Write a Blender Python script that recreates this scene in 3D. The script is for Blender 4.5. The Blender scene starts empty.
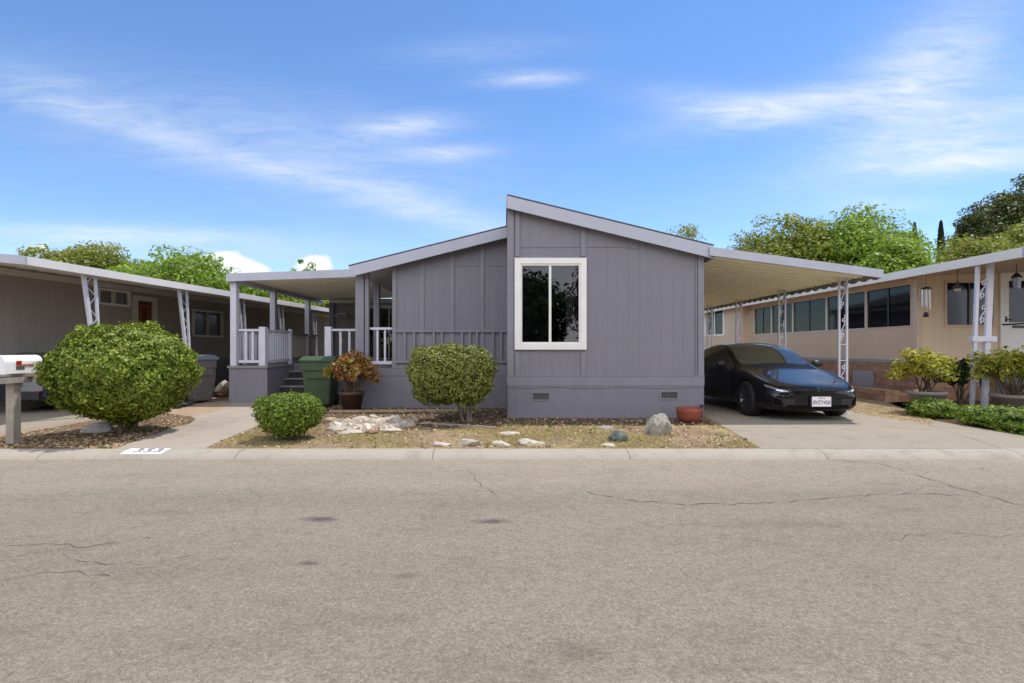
import bpy, bmesh, math, random
import numpy as np
from mathutils import Vector, Matrix

R = math.radians
sc = bpy.context.scene
COL = sc.collection
random.seed(7)
rng = np.random.default_rng(7)

# ------------------------------------------------------------------ camera, sky, sun, exposure
CH = 1.3                      # camera height above the lots
cam = bpy.data.cameras.new('camera')
cam_o = bpy.data.objects.new('camera', cam); COL.objects.link(cam_o)
cam_o.location = (0, 0, CH); cam_o.rotation_euler = (R(90), 0, 0)
cam.sensor_width = 36.0; cam.lens = 18.0
cam.shift_x = 7/1024; cam.shift_y = 6.5/1024
cam.clip_end = 3000; cam.clip_start = 0.05
sc.camera = cam_o

SUN_EL, SUN_AZ = 68.5, 55.0   # azimuth clockwise from +Y
SKY_STRENGTH, SUN_STRENGTH, EXPOSURE = 0.15, 2.45, 0.70
world = bpy.data.worlds.new('World'); sc.world = world; world.use_nodes = True
wn = world.node_tree; wn.nodes.clear(); wl = wn.links
def W(t, **k):
    n = wn.nodes.new(t)
    for a, b in k.items(): setattr(n, a, b)
    return n
def wmath(op, a, b=None, clamp=False):
    n = W('ShaderNodeMath', operation=op); n.use_clamp = clamp
    for i, v in enumerate((a, b)):
        if v is None: continue
        if isinstance(v, (int, float)): n.inputs[i].default_value = v
        else: wl.new(v, n.inputs[i])
    return n.outputs[0]
w_out = W('ShaderNodeOutputWorld'); w_bg = W('ShaderNodeBackground')
w_bg.inputs['Strength'].default_value = SKY_STRENGTH
sky = W('ShaderNodeTexSky'); sky.sky_type = 'NISHITA'; sky.sun_disc = False
sky.sun_elevation = R(SUN_EL); sky.sun_rotation = R(SUN_AZ)
sky.air_density = 1.0; sky.dust_density = 0.0; sky.ozone_density = 3.0; sky.altitude = 200
tc = W('ShaderNodeTexCoord'); sep = W('ShaderNodeSeparateXYZ'); wl.new(tc.outputs['Generated'], sep.inputs[0])
yy = wmath('MAXIMUM', sep.outputs['Y'], 0.03)
cu = wmath('DIVIDE', sep.outputs['X'], yy); cv = wmath('DIVIDE', sep.outputs['Z'], yy)
comb = W('ShaderNodeCombineXYZ'); wl.new(cu, comb.inputs[0]); wl.new(cv, comb.inputs[1])
def wnoise(ang, sx, sy, scale, detail, dist, off):
    m = W('ShaderNodeMapping'); m.inputs['Rotation'].default_value = (0, 0, R(ang)); m.inputs['Scale'].default_value = (sx, sy, 1)
    m.inputs['Location'].default_value = (off, off*.7, off)
    wl.new(comb.outputs[0], m.inputs[0])
    n = W('ShaderNodeTexNoise'); n.inputs['Scale'].default_value = scale; n.inputs['Detail'].default_value = detail
    n.inputs['Distortion'].default_value = dist; n.inputs['Roughness'].default_value = .6
    wl.new(m.outputs[0], n.inputs['Vector']); return n.outputs['Fac']
n_cir = wnoise(12, 1.1, 4.2, 3.0, 7, .6, 3.1)
n_fine = wnoise(14, 1.6, 9.0, 5.0, 8, 1.0, 8.4)
n_cum = wnoise(0, 1, 1.3, 13.0, 7, .4, 1.7)
def blob(px, py, sx, sy, ang, amp):
    m = W('ShaderNodeMapping', vector_type='TEXTURE')
    m.inputs['Location'].default_value = ((px-505)/512, (348-py)/512, 0)
    m.inputs['Rotation'].default_value = (0, 0, R(ang)); m.inputs['Scale'].default_value = (sx/512, sy/512, 1)
    wl.new(comb.outputs[0], m.inputs[0])
    d = W('ShaderNodeVectorMath', operation='DOT_PRODUCT'); wl.new(m.outputs[0], d.inputs[0]); wl.new(m.outputs[0], d.inputs[1])
    return wmath('MULTIPLY', wmath('EXPONENT', wmath('MULTIPLY', d.outputs['Value'], -1.0)), amp)
def total(items):
    s = items[0]
    for i in items[1:]: s = wmath('ADD', s, i)
    return s
CIRRUS = [(790,108,110,17,9,.9),(925,70,95,45,38,.85),(950,140,150,34,14,.62),(985,160,90,11,4,.75),(715,104,70,15,-6,.5),
          (1000,110,80,40,10,.2),(240,160,270,12,-16,.45),(180,130,240,50,-12,.24),(60,88,110,18,-14,.25),(330,150,160,45,-10,.22),
          (525,79,46,8,2,.7),(408,127,50,11,5,.8),(450,153,42,8,3,.55),(100,234,150,9,-2,.75),(430,205,110,18,-18,.3),
          (890,204,60,8,2,.35),(200,250,260,22,0,.3),(480,50,80,14,3,.25)]
cir = total([blob(*b) for b in CIRRUS])
tex = wmath('ADD', wmath('MULTIPLY', n_cir, 1.25), wmath('MULTIPLY', n_fine, 1.15))
tex = wmath('MAXIMUM', wmath('SUBTRACT', tex, .62), 0.0)
cir_f = wmath('MINIMUM', wmath('MULTIPLY', cir, wmath('MULTIPLY', tex, .85)), .75)
cum = total([blob(224,264,30,14,0,1.6), blob(250,272,22,9,0,1.2), blob(314,266,20,13,0,1.5), blob(40,247,13,6,0,.7)])
cum_f = wmath('MULTIPLY', wmath('SUBTRACT', wmath('ADD', cum, wmath('MULTIPLY', n_cum, 1.3)), 1.15), 3.0, clamp=True)
cum_f = wmath('MULTIPLY', cum_f, .95)
cl_f = wmath('MAXIMUM', cir_f, cum_f)
cl_f = wmath('MULTIPLY', cl_f, wmath('GREATER_THAN', sep.outputs['Y'], 0.04))
# deeper blue than the bare model sky, and an unseen bright cloud bank added behind the viewer to lighten shaded fronts
hsv = W('ShaderNodeHueSaturation'); hsv.inputs['Saturation'].default_value = 1.14; hsv.inputs['Value'].default_value = .80; hsv.inputs['Hue'].default_value = .505; wl.new(sky.outputs[0], hsv.inputs['Color'])
bn = W('ShaderNodeTexNoise'); bn.inputs['Scale'].default_value = 2.2; bn.inputs['Detail'].default_value = 6; wl.new(tc.outputs['Generated'], bn.inputs['Vector'])
bk = W('ShaderNodeMapRange'); wl.new(sep.outputs['Y'], bk.inputs[0])
for i_, v_ in ((1, -.05), (2, -.5), (3, 0.0), (4, 1.0)): bk.inputs[i_].default_value = v_
bk_f = wmath('MULTIPLY', bk.outputs[0], wmath('ADD', wmath('MULTIPLY', bn.outputs['Fac'], .6), .5), clamp=True)
mixb = W('ShaderNodeMix', data_type='RGBA'); wl.new(bk_f, mixb.inputs[0]); wl.new(hsv.outputs[0], mixb.inputs[6]); mixb.inputs[7].default_value = (8.9, 8.8, 9.2, 1)
mixc = W('ShaderNodeMix', data_type='RGBA')
wl.new(cl_f, mixc.inputs[0]); wl.new(mixb.outputs[2], mixc.inputs[6]); mixc.inputs[7].default_value = (4.2, 4.3, 4.5, 1)
wl.new(mixc.outputs[2], w_bg.inputs['Color']); wl.new(w_bg.outputs[0], w_out.inputs[0])

sun = bpy.data.lights.new('sun', 'SUN'); sun.energy = SUN_STRENGTH; sun.angle = R(.53); sun.color = (1, .955, .88)
sun_o = bpy.data.objects.new('sun', sun); COL.objects.link(sun_o)
sd = Vector((math.sin(R(SUN_AZ))*math.cos(R(SUN_EL)), math.cos(R(SUN_AZ))*math.cos(R(SUN_EL)), math.sin(R(SUN_EL))))
sun_o.rotation_euler = sd.to_track_quat('Z', 'Y').to_euler(); sun_o.location = (8, 8, 40)
vs = sc.view_settings
vs.view_transform = 'Standard'; vs.look = 'None'; vs.gamma = 1; vs.use_curve_mapping = False; vs.exposure = EXPOSURE
sc.render.engine = 'CYCLES'
sc.cycles.max_bounces = 8; sc.cycles.transparent_max_bounces = 16
sc.cycles.use_denoising = True

# ------------------------------------------------------------------ materials
MATS = {}
class NT:
    def __init__(s, name):
        s.m = bpy.data.materials.new(name); s.m.use_nodes = True; s.t = s.m.node_tree
        s.t.nodes.clear(); s.out = s.n('ShaderNodeOutputMaterial'); s.p = s.n('ShaderNodeBsdfPrincipled')
        s.l(s.p.outputs[0], s.out.inputs[0]); s.tc = s.n('ShaderNodeTexCoord').outputs['Object']; MATS[name] = s.m
    def n(s, t, **k):
        x = s.t.nodes.new(t)
        for a, b in k.items(): setattr(x, a, b)
        return x
    def l(s, a, b): s.t.links.new(a, b)
    def math(s, op, a, b=None, clamp=False):
        n = s.n('ShaderNodeMath', operation=op); n.use_clamp = clamp
        for i, v in enumerate((a, b)):
            if v is None: continue
            if isinstance(v, (int, float)): n.inputs[i].default_value = v
            else: s.l(v, n.inputs[i])
        return n.outputs[0]
    def noise(s, scale, detail=4, rough=.55, stretch=None, dist=0):
        n = s.n('ShaderNodeTexNoise'); n.inputs['Scale'].default_value = scale; n.inputs['Detail'].default_value = detail
        n.inputs['Roughness'].default_value = rough; n.inputs['Distortion'].default_value = dist
        v = s.tc
        if stretch:
            mp = s.n('ShaderNodeMapping'); mp.inputs['Scale'].default_value = stretch; s.l(v, mp.inputs[0]); v = mp.outputs[0]
        s.l(v, n.inputs['Vector']); return n.outputs['Fac']
    def ramp(s, fac, stops, interp='LINEAR'):
        r = s.n('ShaderNodeValToRGB'); e = r.color_ramp.elements; r.color_ramp.interpolation = interp
        while len(e) < len(stops): e.new(.5)
        for x, (p, c) in zip(e, stops):
            x.position = p; x.color = (c[0], c[1], c[2], 1) if isinstance(c, (tuple, list)) else (c, c, c, 1)
        s.l(fac, r.inputs[0]); return r.outputs[0]
    def mix(s, fac, a, b, mode='MIX'):
        m = s.n('ShaderNodeMix', data_type='RGBA', blend_type=mode)
        for i, v in ((0, fac), (6, a), (7, b)):
            if isinstance(v, (int, float)): m.inputs[i].default_value = v
            elif isinstance(v, (tuple, list)): m.inputs[i].default_value = (*v[:3], 1)
            else: s.l(v, m.inputs[i])
        return m.outputs[2]
    def bump(s, h, strength=.3, dist=.02):
        b = s.n('ShaderNodeBump'); b.inputs['Strength'].default_value = strength; b.inputs['Distance'].default_value = dist
        s.l(h, b.inputs['Height']); s.l(b.outputs[0], s.p.inputs['Normal'])
    def col(s, c):
        if isinstance(c, (tuple, list)): s.p.inputs['Base Color'].default_value = (*c[:3], 1)
        else: s.l(c, s.p.inputs['Base Color'])
    def set(s, rough=.7, metal=0, spec=.5):
        s.p.inputs['Roughness'].default_value = rough; s.p.inputs['Metallic'].default_value = metal
        s.p.inputs['Specular IOR Level'].default_value = spec
    def axis(s, i):
        x = s.n('ShaderNodeSeparateXYZ'); s.l(s.tc, x.inputs[0]); return x.outputs[i]
    def lines(s, axis, period, width, off=0.0):
        f = s.math('FRACT', s.math('ADD', s.math('DIVIDE', s.axis(axis), period), 100.0+off))
        return s.math('LESS_THAN', f, width/period)

def plain(name, c, rough=.6, var=.12, scale=6.0, metal=0, spec=.4, bump=0, dirt=0):
    n = NT(name); n.set(rough, metal, spec)
    f = n.noise(scale, 6, .6)
    lo = tuple(x*(1-var) for x in c); hi = tuple(min(1, x*(1+var)) for x in c)
    k = n.ramp(f, [(.3, lo), (.7, hi)])
    if dirt:
        d = n.ramp(n.noise(scale*.35, 8, .7, (1.4, 1.4, .5)), [(.5, 0.0), (.78, 1.0)])
        k = n.mix(n.math('MULTIPLY', d, dirt), k, tuple(x*.55 for x in c))
    n.col(k)
    if bump: n.bump(n.noise(scale*8, 5), bump, .01)
    return n.m

def siding(name, c, period=.203, axis=0, groove=.010):
    n = NT(name); n.set(.62, 0, .35)
    f = n.noise(1.1, 6, .65, (1, 1, .5)); g = n.noise(26, 4, .6, (5, 5, .6))
    base = n.mix(.5, n.ramp(f, [(.3, tuple(x*.93 for x in c)), (.7, tuple(x*1.06 for x in c))]),
                 n.ramp(g, [(.3, tuple(x*.93 for x in c)), (.7, tuple(x*1.06 for x in c))]))
    st = n.ramp(n.noise(3.0, 8, .75, (3.5, 3.5, .25)), [(.50, 0.0), (.75, .38)])
    base = n.mix(st, base, tuple(x*.62 for x in c))
    ln = n.lines(axis, period, groove)
    base = n.mix(n.math('MULTIPLY', ln, .22), base, tuple(x*.5 for x in c))
    n.col(base)
    n.bump(n.math('ADD', n.math('ADD', n.math('MULTIPLY', ln, -1.0), n.math('MULTIPLY', g, .25)), n.math('MULTIPLY', n.noise(1.7, 3), 4.0)), .5, .008)
    return n.m

siding('siding_grey', (.208, .203, .234))
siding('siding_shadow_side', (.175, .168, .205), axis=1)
plain('trim_grey', (.222, .217, .248), .55, .07, 5, dirt=.25)
siding('skirt_grey', (.200, .195, .225), 1.22, 0, .007)
plain('fascia_white', (.44, .45, .52), .5, .05, 3, dirt=.2)
plain('white_paint', (.58, .58, .65), .45, .06, 5, dirt=.18)
plain('window_white', (.78, .77, .74), .35, .04, 5)
plain('cream_metal', (.95, .90, .70), .45, .05, 2)
plain('eave_white', (.72, .69, .65), .5, .06, 2, dirt=.25)
plain('shingle', (.12, .11, .11), .9, .35, 14, bump=.6)
plain('awning_white', (.93, .89, .80), .45, .05, 2)
plain('deck_board', (.22, .21, .22), .7, .12, 4)
plain('dark_wood', (.035, .032, .036), .7, .2, 5)
plain('rail_tan', (.42, .38, .33), .6, .08, 6)
plain('vent_metal', (.06, .055, .05), .5, .15, 10, .3)
siding('neighbour_grey', (.36, .325, .30), .3, 1)
plain('neighbour_trim', (.62, .58, .52), .5, .06, 4, dirt=.25)
siding('neighbour_tan', (.70, .54, .385), .4, 0, .008)
plain('tan_trim', (.60, .47, .36), .55, .06, 4, dirt=.2)
plain('blue_grey_trim', (.30, .29, .30), .5, .08, 4)
plain('terracotta', (.25, .065, .038), .6, .18, 7, bump=.15, dirt=.3)
plain('pot_grey', (.27, .235, .21), .8, .15, 6, bump=.2, dirt=.4)
plain('pot_brown', (.075, .04, .03), .55, .2, 6, dirt=.3)
plain('soil', (.075, .05, .035), .95, .4, 30, bump=.7)
plain('bin_green', (.050, .082, .044), .5, .12, 4, dirt=.3)
plain('bin_grey', (.11, .098, .09), .5, .12, 4, dirt=.3)
plain('lid_grey', (.16, .18, .24), .22, .08, 4, spec=.7)
plain('black_rubber', (.012, .012, .013), .75, .2, 10)
plain('black_plastic', (.02, .02, .022), .45, .2, 10)
plain('mail_white', (.82, .81, .80), .4, .05, 5, dirt=.15)
plain('red_plastic', (.45, .02, .015), .35, .08, 5)
plain('weathered_wood', (.33, .29, .245), .85, .22, 9, bump=.4, dirt=.4)
plain('bark', (.12, .088, .062), .9, .35, 14, bump=.8)
plain('twig', (.045, .042, .016), .95, .5, 20, bump=.8)
plain('bark_pale', (.24, .20, .16), .9, .3, 14, bump=.6)
plain('rock_pale', (.46, .41, .35), .9, .25, 7, bump=.7, dirt=.35)
plain('rock_white', (.50, .44, .36), .85, .14, 9, bump=.5, dirt=.2)
plain('rock_tan', (.42, .31, .21), .9, .28, 8, bump=.6, dirt=.3)
plain('rock_brown', (.27, .15, .085), .85, .28, 8, bump=.5)
plain('rock_black', (.03, .029, .03), .7, .4, 9, bump=.4)
plain('rock_grey', (.33, .31, .29), .9, .25, 9, bump=.6, dirt=.3)
n = NT('rock_lichen'); n.set(.9)
n.col(n.mix(n.ramp(n.noise(7, 8, .7), [(.48, 0.0), (.62, 1.0)]), n.ramp(n.noise(14, 6), [(.3, (.16, .145, .12)), (.7, (.52, .47, .38))]), (.27, .29, .20)))
n.bump(n.noise(9, 10, .7), .9, .05)
n = NT('rock_green'); n.set(.85)
n.col(n.ramp(n.noise(11, 8, .7), [(.3, (.05, .06, .055)), (.55, (.17, .2, .17)), (.75, (.4, .42, .37))])); n.bump(n.noise(9, 10, .7), .9, .04)
n = NT('metal_dark'); n.set(.4, .6); n.col((.05, .05, .055))
n = NT('metal_silver'); n.set(.28, 1.0); n.col((.62, .62, .64))
n = NT('rim_metal'); n.set(.35, .9); n.col((.14, .14, .15))
n = NT('lamp_glass'); n.set(.15); n.col((.55, .5, .4)); 
n = NT('screen_dark'); n.set(.6, 0, .3)
n.col(n.mix(n.lines(1, .11, .055), (.030, .031, .035), (.018, .018, .021)))
n = NT('interior_dark'); n.set(.9, 0, .1); n.col((.03, .028, .026))
n = NT('blind_fabric'); n.set(.8); n.col(n.mix(n.lines(0, .09, .012), (.40, .38, .35), (.1, .1, .1)))
n = NT('blind_light'); n.set(.8); n.col(n.mix(n.lines(1, .09, .012), (.62, .60, .56), (.2, .2, .2)))
n = NT('screen_mesh'); n.set(.7, 0, .2); n.col((.045, .045, .047))

def glass(name, tint=(.55, .57, .58), rough=.015, boost=1.0, ior=1.5):
    n = NT(name); t = n.t
    gl = n.n('ShaderNodeBsdfGlossy'); gl.inputs['Roughness'].default_value = rough; gl.inputs['Color'].default_value = (.95, .97, 1, 1)
    tr = n.n('ShaderNodeBsdfTransparent'); tr.inputs['Color'].default_value = (*tint, 1)
    fr = n.n('ShaderNodeFresnel'); fr.inputs['IOR'].default_value = ior
    w = n.noise(1.1, 2); b = n.n('ShaderNodeBump'); b.inputs['Strength'].default_value = .04; b.inputs['Distance'].default_value = .02
    n.l(w, b.inputs['Height']); n.l(b.outputs[0], gl.inputs['Normal'])
    mx = n.n('ShaderNodeMixShader'); n.l(n.math('MULTIPLY', fr.outputs[0], boost, True), mx.inputs[0]); n.l(tr.outputs[0], mx.inputs[1]); n.l(gl.outputs[0], mx.inputs[2])
    n.l(mx.outputs[0], n.out.inputs[0]); return n.m
glass('pane_glass', boost=1.3); glass('clear_glass', (.92,.93,.93), .02, .8); glass('screened_glass', (.35, .36, .37), .06, .28)
n = NT('car_glass'); n.set(.02, 0, .5); n.col((.06, .065, .052)); n.p.inputs['IOR'].default_value = 1.9
n = NT('car_paint'); n.set(.3, 0, .1); n.col((.004, .004, .007)); n.p.inputs['Coat Weight'].default_value = .8; n.p.inputs['Coat IOR'].default_value = 1.45; n.p.inputs['Coat Roughness'].default_value = .025
n = NT('grille_black'); n.set(.7, 0, .1); n.col((.004, .004, .004))
n = NT('lamp_clear'); n.set(.06, .6, .6); n.col((.30, .32, .35)); n.p.inputs['Coat Weight'].default_value = 1.0
n = NT('drl'); n.set(.1, 0, .8); n.col((.85, .9, .95))
n = NT('plate_white'); n.set(.4); n.col((.78, .76, .78))
n = NT('plate_ink'); n.set(.5); n.col((.03, .04, .12))
n = NT('digit_ink'); n.set(.8); n.col((.22, .22, .24))
n = NT('paint_white_kerb'); n.set(.75); n.col(n.ramp(n.noise(11, 9, .8), [(.36, (.46, .42, .36)), (.44, (.68, .66, .62)), (.6, (.82, .81, .79))]))
n = NT('suv_paint'); n.set(.25, 0, .5); n.col((.012, .016, .03)); n.p.inputs['Coat Weight'].default_value = 1.0
n = NT('tail_red'); n.set(.15, 0, .7); n.col((.42, .012, .016)); n.p.inputs['Coat Weight'].default_value = .8

# ground surfaces
n = NT('asphalt'); n.set(.9, 0, .25)
sp = n.noise(140, 3, .75); sp2 = n.noise(48, 4, .75); sp3 = n.noise(19, 6, .8, (.8, 1, 1)); big = n.noise(.5, 6, .6, (.35, 1, 1)); pat = n.noise(2.6, 8, .7, (.45, 1, 1)); trk = n.noise(.9, 4, .5, (.06, 1, 1))
c = n.ramp(sp, [(.32, (.08, .07, .053)), (.45, (.215, .190, .152)), (.58, (.275, .245, .200)), (.72, (.56, .515, .44))])
c = n.mix(.42, c, n.ramp(sp2, [(.33, (.105, .092, .072)), (.5, (.245, .217, .175)), (.67, (.43, .39, .325))]))
c = n.mix(1.0, c, n.ramp(sp3, [(.33, .76), (.47, .99), (.66, 1.14)]), 'MULTIPLY')
c = n.mix(1.0, c, (.955, .915, .84), 'MULTIPLY')
gd = n.n('ShaderNodeMapRange'); n.l(n.math('ADD', n.axis(1), n.math('MULTIPLY', n.noise(1.3, 6, .7, (.3, 1, 1)), 1.4)), gd.inputs[0])   # pale dust and grit gathered towards the gutter
gd.inputs[1].default_value = 5.3; gd.inputs[2].default_value = 7.0; gd.inputs[3].default_value = 1.0; gd.inputs[4].default_value = 1.30
c = n.mix(1.0, c, gd.outputs[0], 'MULTIPLY')
c = n.mix(1.0, c, n.ramp(big, [(.3, .94), (.7, 1.06)]), 'MULTIPLY')
c = n.mix(1.0, c, n.ramp(pat, [(.30, .84), (.44, .99), (.7, 1.06)]), 'MULTIPLY')
c = n.mix(1.0, c, n.ramp(trk, [(.35, .95), (.65, 1.05)]), 'MULTIPLY')
blot = n.ramp(n.noise(1.6, 9, .75, (.5, 1, 1), .4), [(.61, 1.0), (.70, .84)])
c = n.mix(1.0, c, blot, 'MULTIPLY')
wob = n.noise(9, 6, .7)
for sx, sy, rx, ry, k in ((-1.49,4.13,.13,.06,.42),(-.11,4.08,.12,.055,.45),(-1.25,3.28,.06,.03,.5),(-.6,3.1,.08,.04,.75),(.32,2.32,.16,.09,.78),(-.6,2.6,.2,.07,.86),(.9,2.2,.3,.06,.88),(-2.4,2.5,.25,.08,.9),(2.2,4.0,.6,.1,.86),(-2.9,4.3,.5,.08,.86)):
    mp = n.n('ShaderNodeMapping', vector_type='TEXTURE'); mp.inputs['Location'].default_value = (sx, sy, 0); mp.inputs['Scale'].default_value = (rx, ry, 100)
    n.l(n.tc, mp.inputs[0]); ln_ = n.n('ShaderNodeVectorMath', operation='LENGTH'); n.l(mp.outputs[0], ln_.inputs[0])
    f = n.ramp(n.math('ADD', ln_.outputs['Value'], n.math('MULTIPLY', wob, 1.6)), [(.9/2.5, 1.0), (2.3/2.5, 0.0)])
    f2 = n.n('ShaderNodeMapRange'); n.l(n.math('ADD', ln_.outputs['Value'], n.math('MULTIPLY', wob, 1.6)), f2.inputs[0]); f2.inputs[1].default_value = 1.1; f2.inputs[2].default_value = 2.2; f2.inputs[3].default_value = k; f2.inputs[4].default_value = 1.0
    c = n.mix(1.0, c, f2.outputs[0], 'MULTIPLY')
n.col(c); n.bump(n.math('ADD', sp, n.math('MULTIPLY', sp2, .7)), .55, .012)

def concrete(name, c, joint=None):
    n = NT(name); n.set(.88, 0, .25)
    a = n.ramp(n.noise(1.2, 8, .65), [(.3, tuple(x*.84 for x in c)), (.7, tuple(x*1.08 for x in c))])
    b = n.ramp(n.noise(60, 4, .7), [(.3, tuple(x*.86 for x in c)), (.7, tuple(x*1.12 for x in c))])
    k = n.mix(.5, a, b)
    st = n.ramp(n.noise(2.6, 10, .75, (1, 1, 1), .5), [(.52, 0.0), (.68, .6)])
    k = n.mix(st, k, (c[0]*.60, c[1]*.585, c[2]*.55))
    sp_ = n.ramp(n.noise(9, 9, .8), [(.60, 0.0), (.70, .5)]); k = n.mix(sp_, k, tuple(x*.45 for x in c))
    if joint:
        ax, per, off = joint
        k = n.mix(n.math('MULTIPLY', n.lines(ax, per, .014, off), .7), k, tuple(x*.3 for x in c))
    n.col(k); n.bump(n.noise(80, 4, .7), .3, .006)
    return n.m
concrete('kerb_concrete', (.36, .318, .257), (0, 2.45, .37))
concrete('drive_concrete', (.305, .263, .203))
concrete('walk_concrete', (.36, .308, .25), (1, 1.6, .2))
concrete('pink_concrete', (.33, .24, .18))
def dirt(name, cols, sc1, sc2):
    n = NT(name); n.set(.97, 0, .1)
    f = n.math('ADD', n.math('MULTIPLY', n.noise(sc1, 9, .7), .62), n.math('MULTIPLY', n.noise(sc2, 5, .7), .38))
    n.col(n.ramp(f, [(.30+.40*i/(len(cols)-1), x) for i, x in enumerate(cols)])); n.bump(n.noise(sc2, 7, .7), .9, .03); return n.m
dirt('lawn_dry', [(.11, .075, .05), (.25, .165, .11), (.30, .215, .14), (.42, .335, .165), (.24, .20, .085)], 1.7, 45)
dirt('mulch', [(.05, .035, .024), (.13, .09, .06), (.28, .20, .125), (.45, .34, .21)], 5, 60)
dirt('tan_dirt', [(.30, .21, .14), (.42, .31, .21), (.50, .39, .27)], 4, 60)
dirt('ground_earth', [(.12, .10, .06), (.24, .19, .11), (.33, .27, .16)], .8, 30)
dirt('hill_grass', [(.16, .15, .06), (.36, .28, .15), (.46, .36, .2)], .05, 1.2)
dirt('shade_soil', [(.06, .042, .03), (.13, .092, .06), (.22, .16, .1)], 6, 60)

def leaf(name, cols, trans=.36, rough=.5):
    n = NT(name); g = n.n('ShaderNodeNewGeometry')
    c = n.ramp(g.outputs['Random Per Island'], [(i/(len(cols)-1), x) for i, x in enumerate(cols)])
    n.p.inputs['Roughness'].default_value = rough; n.p.inputs['Specular IOR Level'].default_value = .35
    n.col(c); tr = n.n('ShaderNodeBsdfTranslucent')
    n.l(n.mix(1.0, c, (1.35, 1.35, .7), 'MULTIPLY'), tr.inputs['Color'])
    mx = n.n('ShaderNodeMixShader'); mx.inputs[0].default_value = trans
    n.l(n.p.outputs[0], mx.inputs[1]); n.l(tr.outputs[0], mx.inputs[2]); n.l(mx.outputs[0], n.out.inputs[0]); return n.m
leaf('leaf_big_bush', [(.035,.065,.010),(.125,.185,.018),(.25,.31,.03),(.40,.45,.06)], .2)
leaf('leaf_small_bush', [(.055,.11,.014),(.15,.23,.022),(.29,.37,.05)], .2)
leaf('leaf_cube_bush', [(.08,.10,.022),(.17,.20,.04),(.28,.30,.065),(.34,.35,.10)], .2)
leaf('leaf_orange', [(.12,.16,.04),(.46,.20,.06),(.58,.33,.14),(.28,.10,.05),(.50,.36,.13),(.20,.20,.06),(.40,.14,.05)])
leaf('leaf_yellow', [(.42, .30, .02), (.36, .28, .03)])
leaf('leaf_lime', [(.10,.16,.02),(.30,.31,.04),(.45,.41,.06),(.52,.46,.10)])
leaf('leaf_dark', [(.02, .04, .012), (.04, .065, .018), (.06, .085, .025)])
leaf('leaf_hedge', [(.09,.16,.02),(.18,.27,.035),(.27,.35,.05)], .2)
leaf('leaf_tree_olive', [(.12,.15,.025),(.21,.24,.04),(.32,.33,.06)])
leaf('leaf_tree_bright', [(.10,.17,.018),(.19,.29,.03),(.29,.40,.045)])
leaf('leaf_tree_yellow', [(.11,.15,.02),(.22,.26,.035),(.32,.34,.05)])
leaf('leaf_tree_oak', [(.04,.055,.018),(.08,.10,.028),(.13,.145,.04)])
leaf('leaf_cypress', [(.012, .025, .01), (.025, .042, .016)], .1)
leaf('straw', [(.25, .205, .07), (.38, .31, .125), (.47, .385, .18), (.21, .22, .06), (.30, .225, .11)], .3, .8)
leaf('litter', [(.24, .15, .08), (.42, .30, .17), (.55, .42, .27), (.30, .2, .1)], .1, .9)
leaf('clods', [(.10, .065, .045), (.25, .17, .12), (.36, .28, .21), (.18, .12, .085)], 0, .95)
leaf('gravel', [(.30, .25, .20), (.52, .45, .36), (.66, .59, .48), (.42, .31, .21), (.36, .33, .30)], 0, .9)

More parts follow.
